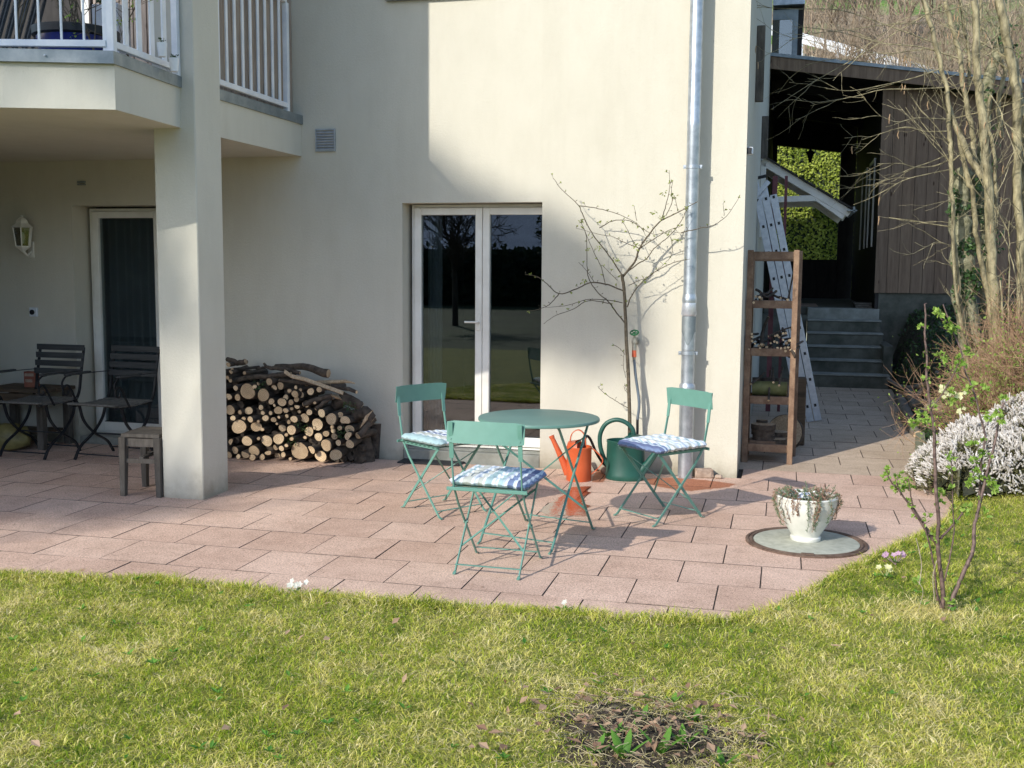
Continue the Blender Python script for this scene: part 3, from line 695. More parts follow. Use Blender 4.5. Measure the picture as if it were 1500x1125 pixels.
# balcony slab
def prism(b, poly, z0, z1):
    n = len(poly); lo = [b.vert((x, y, z0)) for x, y in poly]; hi = [b.vert((x, y, z1)) for x, y in poly]
    b.face(*lo[::-1]); b.face(*hi)
    for j in range(n): b.face(lo[j], lo[(j+1) % n], hi[(j+1) % n], hi[j])
SLZ0, SLZ1 = 2.42, 2.675
slab = [(-3.79, YW), (-9, YW), (-9, 4.6), (-6.6, 4.75), (-4.30, 5.30), (-3.715, 5.50), (-3.785, 6.31)]
b = MB(); prism(b, slab, SLZ0, SLZ1); sl = b.build('balcony_slab', M['plaster_w'], house)
edge_p = [(-3.775, YW-.003), (-9, YW-.003), (-9, 4.57), (-6.6, 4.72), (-4.295, 5.27), (-3.70, 5.472), (-3.770, 6.297)]
b = MB(); prism(b, edge_p, SLZ1-.005, SLZ1+.065); b.build('zinc_edging', M['zinc_b'], sl)
rv = MB()
for x, y in ((-4.05, 5.345), (-4.6, 5.19)): rv.lathe([(.006, -.003), (.006, .003)], (x, y, SLZ1+.03), 8)
rv.build('rivet', M['alu'], sl)
# balcony railing
rail = part_empty('balcony_railing', house, (-3.74, 6.5, 2.74))
RZ0, RZ1 = 2.765, 3.56
def rail_run(p, q, n, w, th, skip=(), post_w=.04, thin=False):
    p, q = Vector((*p, 0)), Vector((*q, 0)); d = (q-p).normalized(); nrm = d.cross(Vector((0, 0, 1)))
    for z in (RZ0, RZ1):
        b = MB(); b.bar(p+Vector((0, 0, z+.02)), q+Vector((0, 0, z+.02)), .032, .038, bev=.003); b.build('rail', M['white_paint'], rail)
    for i in range(n+1):
        if i in skip: continue
        c = p.lerp(q, i/n); b = MB(); ww = post_w if i in (0, n) else w
        b.bar(c+Vector((0, 0, RZ0+.04 if i not in (0, n) else RZ0-.03)), c+Vector((0, 0, RZ1)), th if thin else .012 if i not in (0, n) else .04, ww, up=d, bev=.002)
        b.build('baluster', M['white_paint'], rail)
rail_run((-3.735, 5.515), (-3.79, 6.27), 5, .050, .012)
rail_run((-3.775, 6.66), (-3.80, 7.86), 10, .032, .012)
rail_run((-3.76, 5.50), (-6.2, 4.86), 20, .012, .012, thin=True)
scr = part_empty('privacy_screen', house, (-3.86, 7.2, 2.75))
for i in range(12):
    y = 6.655+.121*i; b = MB(); x = -3.875+R(-.003, .003)
    b.box((x-.011, y, 2.75), (x+.011, y+.112, 5.4), .002); b.build('board', M['privacy'], scr)
b = MB(); b.box((-3.93, 6.66, 2.9), (-3.888, 8.09, 2.96)); b.box((-3.93, 6.66, 4.4), (-3.888, 8.09, 4.46)); b.build('batten', M['privacy'], scr)
scr2 = part_empty('upper_shutter', house, (-5.0, 8.06, 2.75))
for i in range(11):
    x = -5.62+.125*i; b = MB(); b.box((x, 8.05, 2.78), (x+.115, 8.075, 5.0), .002); b.build('board', M['privacy'], scr2)
b = MB(); b.box((-8.4, 8.06, 2.78), (-5.64, 8.085, 5.0)); b.build('upper_glazing', M['dark_timber'], house)
for x in (-6.95, -5.72): b = MB(); b.box((x, 8.03, 2.78), (x+.07, 8.058, 5.0)); b.build('upper_frame', M['white_frame'], house)
b = MB(); b.box((-6.80, 5.2, 0), (-6.74, YW-.002, 2.41)); b.build('light_blocking_wall', M['dark_timber'], house)  # unseen partition, added to keep sun and sky light from under the balcony
# lintel caulk mark: faint seam lines on pillar handled by material

# patio doors -----------------------------------------------------
def patio_door(x0, x1, zt, label, panes, handle, Yf=8.25, curtain=False, zb=.10):
    o = thing('patio_door', label, 'door', ((x0+x1)/2, Yf, 0))
    fr = MB(); t = .024
    fr.box((x0, Yf, zb), (x0+t, Yf+.08, zt), .003); fr.box((x1-t, Yf, zb), (x1, Yf+.08, zt), .003); fr.box((x0+t, Yf, zt-t), (x1-t, Yf+.08, zt), .003); fr.box((x0+t, Yf, zb), (x1-t, Yf+.08, zb+t), .003)
    fr.build('door_frame', M['white_frame'], o)
    for (a, c) in panes:
        lf = MB(); s_ = .056; z0, z1 = zb+t+.002, zt-t-.002
        lf.box((a, Yf-.018, z0), (a+s_, Yf+.05, z1), .004); lf.box((c-s_, Yf-.018, z0), (c, Yf+.05, z1), .004)
        lf.box((a+s_, Yf-.018, z1-s_), (c-s_, Yf+.05, z1), .004); lf.box((a+s_, Yf-.018, z0), (c-s_, Yf+.05, z0+s_+.02), .004)
        leaf = lf.build('door_leaf', M['white_frame'], o)
        g = MB(); g.box((a+s_-.005, Yf+.012, z0+s_), (c-s_+.005, Yf+.018, z1-s_+.005)); g.build('pane', M['glass'], leaf)
        sl_ = MB()
        for (q0, q1) in (((a+s_, Yf-.002, z0+s_+.02), (c-s_, Yf+.010, z0+s_+.026)),): sl_.box(q0, q1)
        sl_.build('gasket', M['black_iron'], leaf)
    if handle:
        h = MB(); hx, hz = handle
        h.box((hx-.012, Yf-.026, hz-.07), (hx+.012, Yf-.018, hz+.07), .003); h.tube([(hx, Yf-.026, hz), (hx, Yf-.065, hz), (hx-.105, Yf-.068, hz)], .008, 8); h.build('door_handle', M['white_frame'], o)
    return o
pd = patio_door(-2.912, -1.732, 2.04, 'double glazed patio door with white frame behind the green bistro table', [(-2.886, -2.322), (-2.318, -1.757)], (-2.345, 1.115))
ld = patio_door(-5.90, -4.75, 2.03, 'white framed patio door with grey curtains under the balcony', [(-5.865, -5.21), (-5.206, -4.79)], None, 8.30, zb=.06)
b = MB()
for (a, c) in ((-5.915, -5.36), (-5.335, -4.76)):
    pr = []
    for i in range(60):
        f = i/59; x = a+(c-a)*f; pr.append((x, 8.44+.028*math.sin(f*46+a)+.012*math.sin(f*17)))
    for (p, q) in zip(pr, pr[1:]): b.poly([(p[0], p[1], .08), (q[0], q[1], .08), (q[0], q[1], 2.02), (p[0], p[1], 2.02)])
b.build('curtain', M['curtain'], label='pair of grey curtains hanging inside the left patio door', cat='curtain', smooth=80)
b = MB()
pr = []
for i in range(26):
    f = i/25; pr.append((-2.86+.13*f, 8.50+.02*math.sin(f*30)))
for (p, q) in zip(pr, pr[1:]): b.poly([(p[0], p[1], .12), (q[0], q[1], .12), (q[0], q[1], 2.02), (p[0], p[1], 2.02)])
b.build('curtain', M['curtain'], label='narrow grey curtain drawn aside at the left jamb of the double patio door', cat='curtain', smooth=80)
# thresholds
b = MB(); b.box((-2.94, 8.105, -.02), (-1.812, 8.245, .085), .006); b.box((-2.935, 8.15, .086), (-1.812, 8.24, .098), .002); b.build('door_sill', M['concrete'], house)
b = MB(); b.box((-5.93, 8.105, -.02), (-4.72, 8.30, .055), .006); b.build('door_sill', M['concrete'], house)
b = MB()
for i in range(1): b.box((-2.93, 7.93, .001), (-2.42, 8.10, .012), .004)
b.build('door_mat', M['rubber'], label='black rubber door mat at the patio door sill', cat='door mat')

# vent, lantern, doorbell-like socket -----------------------------
v = thing('wall_vent', 'small square metal louvre vent beside the balcony', 'vent', (-3.58, 8.1, 2.54))
b = MB()
for q in (((-3.665, 8.082, 2.455), (-3.655, 8.099, 2.63)), ((-3.505, 8.082, 2.455), (-3.495, 8.099, 2.63)), ((-3.655, 8.082, 2.455), (-3.505, 8.099, 2.465)), ((-3.655, 8.082, 2.62), (-3.505, 8.099, 2.63))): b.box(*q)
b.build('frame', M['zinc'], v)
for i in range(7):
    z = 2.475+i*.0215; b = MB(); b.poly([(-3.655, 8.083, z-.004), (-3.505, 8.083, z-.004), (-3.505, 8.097, z+.012), (-3.655, 8.097, z+.012)]); b.box((-3.655, 8.083, z-.007), (-3.505, 8.086, z-.003)); b.build('louvre', M['alu'], v)
L = thing('wall_lantern', 'white hexagonal wall lantern on the shaded wall under the balcony', 'lamp', (-6.34, 8.1, 1.79))
lc = (-6.34, 7.99, 1.70)
b = MB(); b.lathe([(.088, .155), (.094, .158), (.055, .19), (.048, .215), (.03, .235), (.012, .243), (.012, .255), (.004, .262)], lc, 6, cap0=True); b.build('cap', M['white_frame'], L)
b = MB(); b.lathe([(.018, -.05), (.022, -.04), (.05, -.02), (.062, -.008), (.062, 0)], lc, 6); b.build('base', M['white_frame'], L)
b = MB()
for j in range(6):
    a = 2*PI*j/6; p = (lc[0]+.060*math.cos(a), lc[1]+.060*math.sin(a), lc[2]); q = (lc[0]+.080*math.cos(a), lc[1]+.080*math.sin(a), lc[2]+.156); b.bar(p, q, .009, .009)
b.build('cage', M['white_frame'], L)
b = MB(); b.lathe([(.056, .001), (.075, .155)], lc, 6, cap0=False, cap1=False); b.build('glass', M['lamp_glass'], L)
b = MB(); b.lathe([(.008, .02), (.012, .05), (.02, .08), (.012, .11), (.003, .12)], lc, 10); b.build('bulb', M['white_paint'], L, smooth=60)
b = MB(); b.tube([(-6.34, 8.099, 1.66), (-6.34, 8.04, 1.62), (-6.34, 7.99, 1.655)], .010, 8); b.box((-6.37, 8.085, 1.60), (-6.31, 8.099, 1.74), .004); b.build('bracket', M['white_frame'], L)
sk = thing('wall_socket', 'small square white box with round black button below the lantern', 'socket', (-6.335, 8.1, 1.13))
b = MB(); b.box((-6.375, 8.075, 1.09), (-6.295, 8.099, 1.17), .005); b.build('plate', M['white_paint'], sk)
b = MB(); m4 = Matrix.Translation((-6.337, 8.07, 1.13)) @ Matrix.Rotation(PI/2, 4, 'X'); q = MB(); q.lathe([(.022, 0), (.022, .008), (.010, .009), (.010, .004)], n=20)
for p in q.v: b.vert(m4 @ Vector(p))
b.f = q.f; b.mi = q.mi; b.build('button', M['black_iron'], sk)
b = MB(); b.box((-6.36, 8.09, .355), (-6.27, 8.099, .43), .003); b.build('junction_box_cover', M['white_frame'], label='flat cover plate low on the wall behind the dark armchairs', cat='cover plate')
b = MB(); b.box((-5.86, 8.088, 2.235), (-5.78, 8.099, 2.25), .002); b.box((-5.86, 8.088, 2.215), (-5.78, 8.099, 2.228), .002); b.build('wall_grille', M['zinc_b'], label='tiny slotted grille high on the wall above the left patio door', cat='grille')
cl = thing('corner_lamp', 'small white sensor box high on the house corner', 'sensor', (-.29, 8.2, 2.40))
b = MB(); b.box((XC+.001, 8.13, 2.375), (XC+.045, 8.19, 2.43), .006); b.build('housing', M['white_paint'], cl)
b = MB(); b.box((XC+.001, 8.118, 2.380), (XC+.035, 8.129, 2.425)); b.build('lens', M['black_iron'], cl)

# ---------------------------------------------------- downpipe
dp = thing('downpipe', 'galvanised rainwater downpipe with clamps running down the wall', 'downpipe', (-.665, 7.97, 0))
PX_, PY_ = -.672, 7.975
def vcyl(prof): b = MB(); b.lathe(prof, (PX_, PY_, 0), 28, cap0=False, cap1=False); return b
vcyl([(.047, 1.36), (.047, 2.55), (.0485, 2.56), (.0485, 2.60), (.047, 2.61), (.047, 4.4)]).build('upper_pipe', M['zinc'], dp, smooth=30)
b = vcyl([(.051, .96), (.051, 1.30), (.0535, 1.31), (.0535, 1.335), (.051, 1.345), (.049, 1.365)]); b.build('rainwater_diverter', M['zinc'], dp, smooth=30)
b = MB()  # hinged flap of the diverter
n = 14; rows = []
for i in range(n+1):
    a = -PI/2 + (i/n-.5)*2.5; zb_ = .99 + .10*abs(math.sin((i/n-.5)*PI))**1.6
    rows.append([b.vert((PX_+.0535*math.cos(a), PY_+.0535*math.sin(a), zb_)), b.vert((PX_+.0545*math.cos(a), PY_+.0545*math.sin(a), 1.20))])
for r0, r1 in zip(rows, rows[1:]): b.face(r0[0], r1[0], r1[1], r0[1])
b.build('flap', M['zinc_b'], dp, smooth=60)
b = MB()
rows = []
for i in range(n+1):
    a = -PI/2 + (i/n-.5)*2.3; rows.append([b.vert((PX_+.0535*math.cos(a), PY_+.0535*math.sin(a), 1.205)), b.vert((PX_+.062*math.cos(a), PY_+.062*math.sin(a), 1.215)), b.vert((PX_+.053*math.cos(a), PY_+.053*math.sin(a), 1.30))])
for r0, r1 in zip(rows, rows[1:]): b.face(r0[0], r1[0], r1[1], r0[1]); b.face(r0[1], r1[1], r1[2], r0[2])
b.build('diverter_lip', M['alu'], dp, smooth=60)
vcyl([(.049, .70), (.049, .95), (.051, .962)]).build('middle_pipe', M['zinc'], dp, smooth=30)
vcyl([(.0545, -.01), (.0545, .64), (.058, .65), (.060, .665), (.060, .69), (.056, .70), (.050, .71)]).build('standpipe', M['zinc'], dp, smooth=30)
for z in (.60, .93, 2.28):
    b = MB(); rr = .0575 if z < .7 else .0525 if z < 1 else .0495
    b.lathe([(rr, z-.014), (rr+.002, z-.012), (rr+.002, z+.012), (rr, z+.014)], (PX_, PY_, 0), 28, cap0=False, cap1=False)
    for s in (-1, 1): b.box((PX_+s*(rr+.009)-.010, PY_-.006, z-.014), (PX_+s*(rr+.009)+.010, PY_+.006, z+.014), .002); b.tube([(PX_+s*(rr+.011), PY_-.014, z), (PX_+s*(rr+.011), PY_+.014, z)], .005, 6)
    b.bar((PX_, PY_+rr, z), (PX_, YW, z), .014, .014); b.build('clamp', M['zinc'], dp, smooth=30)

# ---------------------------------------------------- tap and hose
tp = thing('garden_tap', 'outdoor tap with green hand wheel and orange hose connector', 'tap', (-1.075, 8.02, 1.0))
tx, ty = -1.073, 8.00
b = MB(); b.tube([(tx, 8.1, 1.005), (tx, ty-.02, 1.005)], .016, 12); b.tube([(tx, 8.099, 1.005), (tx, 8.090, 1.005)], .028, 14); b.tube([(tx, ty, 1.03), (tx, ty, .94)], [.014, .017], 12); b.tube([(tx, ty, 1.02), (tx, ty-.005, 1.055)], [.010, .008], 10)
b.lathe([(.019, -.012), (.022, 0), (.019, .012)], (tx, ty, 1.0), 12); b.build('valve_body', M['brass'], tp, smooth=50)
b = MB(); wc = Vector((tx, ty-.012, 1.072)); ax = Vector((0, -.55, .83)).normalized(); e1 = Vector((1, 0, 0)); e2 = ax.cross(e1)
b.tube([wc+(e1*math.cos(2*PI*j/24)+e2*math.sin(2*PI*j/24))*.030 for j in range(25)], .0055, 6)
for j in range(5): a = 2*PI*j/5; b.tube([wc-ax*.006, wc+(e1*math.cos(a)+e2*math.sin(a))*.028], .0038, 5)
b.lathe([(.009, -.010), (.009, .006)], wc, 10); b.build('hand_wheel', M['valve_green'], tp, smooth=50)
b = MB(); b.tube([(tx, ty, .942), (tx, ty, .89)], [.0165, .0185], 12); b.build('hose_connector', M['orange_red'], tp, smooth=50)
b = MB(); b.tube([(tx, ty, .892), (tx, ty, .868)], [.014, .011], 10); b.build('connector_nose', M['brass'], tp, smooth=50)
def smooth_path(P, n=8):
    P = [Vector(p) for p in P]; out = []
    Q = [P[0]*2-P[1]] + P + [P[-1]*2-P[-2]]
    for i in range(1, len(Q)-2):
        for k in range(n):
            t = k/n; a, b_, c, d = Q[i-1], Q[i], Q[i+1], Q[i+2]
            out.append(.5*((2*b_)+(c-a)*t+(2*a-5*b_+4*c-d)*t*t+(3*b_-a-3*c+d)*t**3))
    out.append(P[-1]); return out
hs = thing('garden_hose', 'grey blue garden hose hanging from the tap behind the green watering can', 'hose', (tx, ty, 0))
b = MB(); b.tube(smooth_path([(tx, ty, .88), (tx+.015, ty-.005, .75), (tx+.045, ty-.01, .55), (tx+.035, ty, .42)]), .0105, 10); b.build('upper_hose', M['hose'], hs, smooth=60)
b = MB(); b.tube(smooth_path([(tx+.035, ty, .42), (tx+.03, ty+.01, .25), (tx-.02, ty+.03, .08), (tx-.14, ty+.03, .045), (-1.27, 7.93, .075), (-1.32, 7.86, .17), (-1.36, 7.80, .285), (-1.385, 7.76, .31), (-1.40, 7.73, .24)]), .0105, 10); b.build('lower_hose', M['hose_dark'], hs, smooth=60)
b = MB(); b.lathe([(.05, 0), (.065, .02), (.055, .045), (.03, .05)], (-1.245, 7.99, 0), 9); 
for i, p in enumerate(b.v): b.v[i] = (p[0]+R(-.008, .008), p[1]+R(-.006, .006), p[2]+R(-.003, .003) if p[2] > .001 else 0)
b.build('stone', M['stone'], label='dark lump of stone by the wall between the watering cans', cat='stone')
st = thing('broken_brick', 'broken brick chunk with rough top against the wall by the downpipe', 'stone', (-.53, 8.02, 0))
b = MB(); m4 = Matrix.Translation((-.535, 8.02, 0)) @ Matrix.Rotation(.25, 4, 'Z'); b.box((-.075, -.045, 0), (.06, .045, .075), .010, m4)
for i, p in enumerate(b.v): b.v[i] = (p[0]+R(-.008, .008), p[1]+R(-.006, .006), p[2]+(R(-.012, .006) if p[2] > .02 else 0))
b.build('block', M['stone'], st)
b = MB(); b.box((-.455, 7.985, 0), (-.40, 8.03, .03), .010); b.build('chip', M['stone'], st)

# ================================================================== BISTRO SET
GP = M['green_paint']
def place(o, loc, deg, z=0): o.location = (loc[0], loc[1], z); o.rotation_euler = (0, 0, math.radians(deg))
def make_chair():
    o = thing('bistro_chair', 'c', 'chair', (0, 0, 0), 'folding bistro chairs round the table')
    for s in (-1, 1):
        x = s*.178
        b = MB(); b.strip([(x, -.245, .785), (x, -.232, .68), (x, -.222, .60)], .022, .006, (1, 0, 0)); b.build('back_upright', GP, o)
        b = MB(); b.strip([(x, -.222, .60), (x, -.19, .45), (x, -.12, .35), (x, .195, .012)], .006, .014, (1, 0, 0)) ; b.strip([(x, .195, .013), (x, .222, .004)], .015, .005, (1, 0, 0)); b.build('leg', GP, o)
        x2 = s*.168
        b = MB(); b.strip([(x2, .17, .432), (x2, -.195, .012)], .006, .017, (1, 0, 0)); b.strip([(x2, -.195, .013), (x2, -.218, .004)], .015, .005, (1, 0, 0)); b.build('leg', GP, o)
        b = MB(); b.tube([(x2-s*.006, -.005, .228), (x+s*.007, -.005, .228)], .009, 8); b.build('pivot', GP, o)
        b = MB(); b.bar((s*.172, -.185, .434), (s*.172, .185, .434), .006, .016); b.build('seat_rail', GP, o)
    m = .0
    b = MB(); Bz = .735; rot = Matrix.Translation((0, -.244, Bz)) @ Matrix.Rotation(math.radians(-7), 4, 'X')
    n = 10
    for side in (-1, 1):
        pass
    # slightly curved sheet with rounded corners
    rows = []
    for i in range(n+1):
        f = i/n*2-1; x = f*.2; hz = .056 if abs(f) < .97 else .050; yb = .012*(f*f)
        rows.append([b.vert(rot @ Vector((x, yb+dy, z))) for z, dy in ((-hz, -.0015), (hz, -.0015), (hz, .0015), (-hz, .0015))])
    for r0, r1 in zip(rows, rows[1:]):
        for j in range(4): b.face(r0[j], r1[j], r1[(j+1) % 4], r0[(j+1) % 4])
    b.face(*rows[0]); b.face(*rows[-1][::-1]); b.build('backrest', GP, o)
    b = MB()
    for x in (-.178, .178):
        for z in (.70, .765): b.tube([rot @ Vector((x, .004, z-Bz)), rot @ Vector((x, .012, z-Bz))], .0045, 6)
    b.build('rivets', GP, o)
    for i in range(9):
        y = -.18+i*.0445; b = MB(); b.box((-.195, y-.014, .4425), (.195, y+.014, .4455), .001); b.build('slat', GP, o)
    b = MB(); b.strip([(-.205, -.205, .438), (.205, -.205, .438)], .006, .022, (0, 0, 1)) if 0 else b.box((-.21, -.212, .432), (.21, -.203, .450), .002); b.build('rear_rail', GP, o)
    for (y, z) in ((-.178, .045), (.178, .045)): b = MB(); b.bar((-.175, y, z), (.175, y, z), .016, .004, bev=.001); b.build('stretcher', GP, o)
    # crossed flat braces between the two rear-footed legs
    def lp(s, f): y = .17+(-.195-.17)*f; z = .432+(.012-.432)*f; return Vector((s*.165, y, z))
    for s in (-1, 1):
        b = MB(); a, c = lp(s, .10), lp(-s, .74); off = Vector((0, .004*s, .002*s)); b.strip([a+off, a.lerp(c, .22)+off, a.lerp(c, .5)+off, a.lerp(c, .78)+off, c+off], .015, .004, (0, .75, .66)); b.build('cross_brace', GP, o)
    return o
def add_cushion(loc, deg, mat, label, droop=0.0):
    "tufted square pad"
    b = MB(); n = 44; S = .41; T = .044
    def prof(u, v):
        ed = max(abs(u), abs(v)); r = max(0, (1-ed**6))**.5
        # 4 x 4 tufts
        tu = 0
        for i in (-.6, -.2, .2, .6):
            for j in (-.6, -.2, .2, .6): tu += math.exp(-(((u-i)/.10)**2+((v-j)/.10)**2))
        pu = .0035*math.sin(u*19+v*3)*math.cos(v*17-u*2)
        return T*(.30+.70*r) - .020*tu*r + pu*r
    g = {}
    for layer in (0, 1):
        for i in range(n+1):
            for j in range(n+1):
                u, v = -1+2*i/n, -1+2*j/n
                sc_u = .012*math.cos(v*PI*5)*abs(u)**8; sc_v = .012*math.cos(u*PI*5)*abs(v)**8
                x = S/2*u*(1-.03*v*v*0) + (1 if u > 0 else -1)*sc_u*.5; y = S/2*v + (1 if v > 0 else -1)*sc_v*.5
                if abs(u) > .9 and abs(v) > .9: x *= .985; y *= .985
                base = .45+.004 - (droop*max(0, u)**3 if droop > 0 else -droop*-max(0, -u)**3)
                ed = max(abs(u), abs(v)); mid = base+T*.42
                hgt = prof(u, v)
                z = base+hgt if layer else base+.004*ed**6
                if ed > .999: z = mid+.003*math.sin(u*23+v*31)
                g[layer, i, j] = b.vert((x, y, z))
    for i in range(n):
        for j in range(n):
            b.face(g[1,i,j], g[1,i+1,j], g[1,i+1,j+1], g[1,i,j+1]); b.face(g[0,i,j], g[0,i,j+1], g[0,i+1,j+1], g[0,i+1,j])
    o = b.build('seat_cushion', mat, smooth=80, label=label, cat='cushion', group='striped seat cushions'); place(o, loc, deg)
    return o
ch = make_chair(); place(ch, (-1.398, 5.285), -1.5)
ch['label'] = 'sage green folding chair nearest the camera seen from behind'
ch2 = copy_tree(ch); COL.objects.get(ch2.name); place(ch2, (-2.075, 6.46), -124.8); ch2['label'] = 'sage green folding chair left of the table in front of the patio door'
ch3 = copy_tree(ch); place(ch3, (-.712, 6.645), 139.5); ch3['label'] = 'sage green folding chair right of the table beside the downpipe'
add_cushion((-1.398, 5.30), -3, M['cushF'], 'blue beige striped tufted cushion on the chair nearest the camera', .010)
add_cushion((-2.065, 6.452), 55.2, M['cushL'], 'striped tufted cushion with aqua edge on the left chair', .03)
add_cushion((-.705, 6.632), 229.5, M['cushR'], 'pale striped tufted cushion with navy edge on the right chair', .012)

TB = thing('bistro_table', 'round sage green folding metal table between three chairs', 'table', (0, 0, 0))
b = MB(); b.lathe([(.001, .700), (.338, .700), (.3445, .698), (.347, .693), (.347, .684), (.344, .681), (.340, .683), (.340, .694), (.001, .695)], (0, 0, 0), 80, cap0=False, cap1=False); b.build('tabletop', M['green_table'], TB, smooth=35)
for s in (-1, 1):
    x = s*.222
    for k, (ty_, by) in enumerate(((-.20, .295), (.20, -.295))):
        xx = x+(.006 if k else -.006)
        b = MB(); b.tube([(xx*.98, ty_*1.05, .69), (xx, ty_*.93, .665), (xx, by, .012), (xx, by+.03*(1 if by > 0 else -1), .006)], [.0075, .0075, .0075, .006], 8); b.build('leg', GP, TB, smooth=60)
    b = MB(); b.bar((x, -.26, .686), (x, .26, .686), .02, .006); b.build('top_rail', GP, TB)
for y in (-.265, .265): b = MB(); b.bar((-.222, y, .055), (.222, y, .055), .018, .004); b.build('stretcher', GP, TB)
def lg(s, f, kind):  # point along a leg
    ty_, by = ((-.20, .295), (.20, -.295))[kind]; return Vector((s*.222, ty_+(by-ty_)*f, .66+(.012-.66)*f))
for s, kind in ((-1, 0), (1, 1)):
    b = MB(); a, c = lg(s, .12, kind), lg(-s, .80, kind); b.strip([a, a.lerp(c, .25), a.lerp(c, .5), a.lerp(c, .75), c], .014, .004, (0, .8, .6)); b.build('cross_brace', GP, TB)
place(TB, (-1.335, 5.945), -13.5)

# ================================================================== WATERING CANS
oc = thing('watering_can', 'orange plastic watering can under the bistro table', 'watering can', (-1.42, 7.60, 0), 'watering cans by the wall')
cx, cy = -1.418, 7.665
b = MB(); b.lathe([(.088, 0), (.092, .006), (.0915, .10), (.091, .235), (.094, .24), (.094, .25), (.089, .252), (.087, .24), (.085, .02), (.001, .016)], (cx, cy, 0), 36, cap1=False); b.build('body', M['orange'], oc, smooth=40)
b = MB(); rows = []
for i in range(13):   # half hood over the front of the opening
    a = -PI*.5 + PI*i/12 + PI; rows.append([b.vert((cx+.092*math.cos(a), cy+.092*math.sin(a), .25)), b.vert((cx+.092*math.cos(a)*.9, cy+.092*math.sin(a)*.9, .283)), b.vert((cx-.01+.03*math.cos(a)*.5, cy+.085*math.sin(a), .289))])
for r0, r1 in zip(rows, rows[1:]): b.face(r0[0], r1[0], r1[1], r0[1]); b.face(r0[1], r1[1], r1[2], r0[2])
b.build('hood', M['orange'], oc, smooth=60)
b = MB(); b.tube([(cx-.075, cy, .045), (cx-.115, cy-.006, .13), (cx-.165, cy-.01, .235), (cx-.205, cy-.012, .318)], [.036, .026, .019, .0165], 16, caps=False); b.tube([(cx-.199, cy-.012, .305), (cx-.207, cy-.012, .322)], [.0195, .0195], 16); b.build('spout', M['orange'], oc, smooth=60)
b = MB(); b.strip(smooth_path([(cx-.07, cy, .262), (cx-.055, cy, .34), (cx-.005, cy, .372), (cx+.04, cy, .335), (cx+.05, cy, .262)]), .024, .006, (0, 1, 0)); b.build('top_handle', M['orange'], oc, smooth=60)
b = MB(); b.strip(smooth_path([(cx+.078, cy, .245), (cx+.12, cy, .225), (cx+.175, cy, .165), (cx+.155, cy, .11), (cx+.10, cy, .055), (cx+.088, cy, .05)]), .022, .006, (0, 1, 0)); b.build('rear_handle', M['orange'], oc, smooth=60)
gc = thing('watering_can', 'large dark green plastic watering can with a big loop handle', 'watering can', (-1.09, 7.78, 0), 'watering cans by the wall')
cx, cy = -1.095, 7.80
b = MB(); b.lathe([(.140, .0), (.147, .008), (.147, .04), (.143, .05), (.141, .16), (.139, .272), (.142, .276), (.142, .290), (.137, .292), (.133, .28), (.133, .05), (.001, .04)], (cx, cy, 0), 44, cap1=False, sx=1.0, sy=.74); b.build('body', M['green_can'], gc, smooth=35)
b = MB(); rows = []
for i in range(17):
    a = -PI*.5 + PI*i/16; rows.append([b.vert((cx+.139*math.cos(a), cy+.103*math.sin(a), .290)), b.vert((cx+.128*math.cos(a), cy+.095*math.sin(a), .325)), b.vert((cx+.02+.03*math.cos(a), cy+.09*math.sin(a), .338))])
for r0, r1 in zip(rows, rows[1:]): b.face(r0[0], r1[0], r1[1], r0[1]); b.face(r0[1], r1[1], r1[2], r0[2])
b.build('hood', M['green_can'], gc, smooth=60)
b = MB(); b.tube(smooth_path([(cx+.06, cy, .325), (cx+.045, cy, .38), (cx-.01, cy, .425), (cx-.08, cy, .438), (cx-.15, cy, .405), (cx-.19, cy, .33), (cx-.19, cy, .24), (cx-.165, cy, .16), (cx-.135, cy, .10)]), .0165, 12); b.build('loop_handle', M['green_can'], gc, smooth=60)
b = MB(); b.tube([(cx+.11, cy-.02, .06), (cx+.17, cy-.03, .13), (cx+.25, cy-.045, .25)], [.04, .028, .02], 14); b.build('spout', M['green_can'], gc, smooth=60)

# ================================================================== WHITE PLANTER on the manhole
pl = thing('planter_pot', 'white glazed planter on the manhole cover with drooping dried sedum', 'planter', (.163, 6.26, .012))
pc = (.163, 6.26, .012)
b = MB(); b.lathe([(.083, 0), (.086, .004), (.086, .020), (.079, .026), (.082, .034), (.108, .075), (.138, .125), (.158, .175), (.167, .215), (.168, .243), (.172, .252), (.168, .259), (.156, .258), (.150, .245), (.145, .21), (.001, .205)], pc, 56, cap1=False); b.build('pot', M['glaze'], pl, smooth=40)
b = MB(); b.lathe([(.15, .222), (.10, .238), (.001, .248)], pc, 30, cap0=False, cap1=False); b.build('potting_soil', M['soil'], pl)
sed = MB(); dry = MB()
def hang(b, a, L, mat_t, dense=1.0):
    r0 = R(.10, .158); p = Vector((pc[0]+r0*math.cos(a), pc[1]+r0*math.sin(a), pc[2]+.25)); pts_ = [p]
    out = Vector((math.cos(a), math.sin(a), 0))
    pts_.append(Vector(pc)+out*.175+Vector((R(-.01, .01), R(-.01, .01), .272)))
    z = .255; k = 0
    while z > .255-L:
        z -= .022; k += 1
        rr = .181 - max(0, (.215-z))*.42 + R(-.004, .012); pts_.append(Vector(pc)+out*rr+Vector((R(-.008, .008), R(-.008, .008), z)))
    b.tube(pts_, .0016, 3, False, mat_t)
    for i in range(1, len(pts_)):
        for q in range(int(6*dense)):
            c = pts_[i-1].lerp(pts_[i], random.random()); b.leaf(c, out*.6+rdir(), rdir(), R(.010, .018), R(.004, .007), R(0, 1))
for k in range(58): hang(dry if random.random() < .6 else sed, R(0, 2*PI), R(.02, .13) if random.random() < .75 else R(.12, .17), R(0, 1))
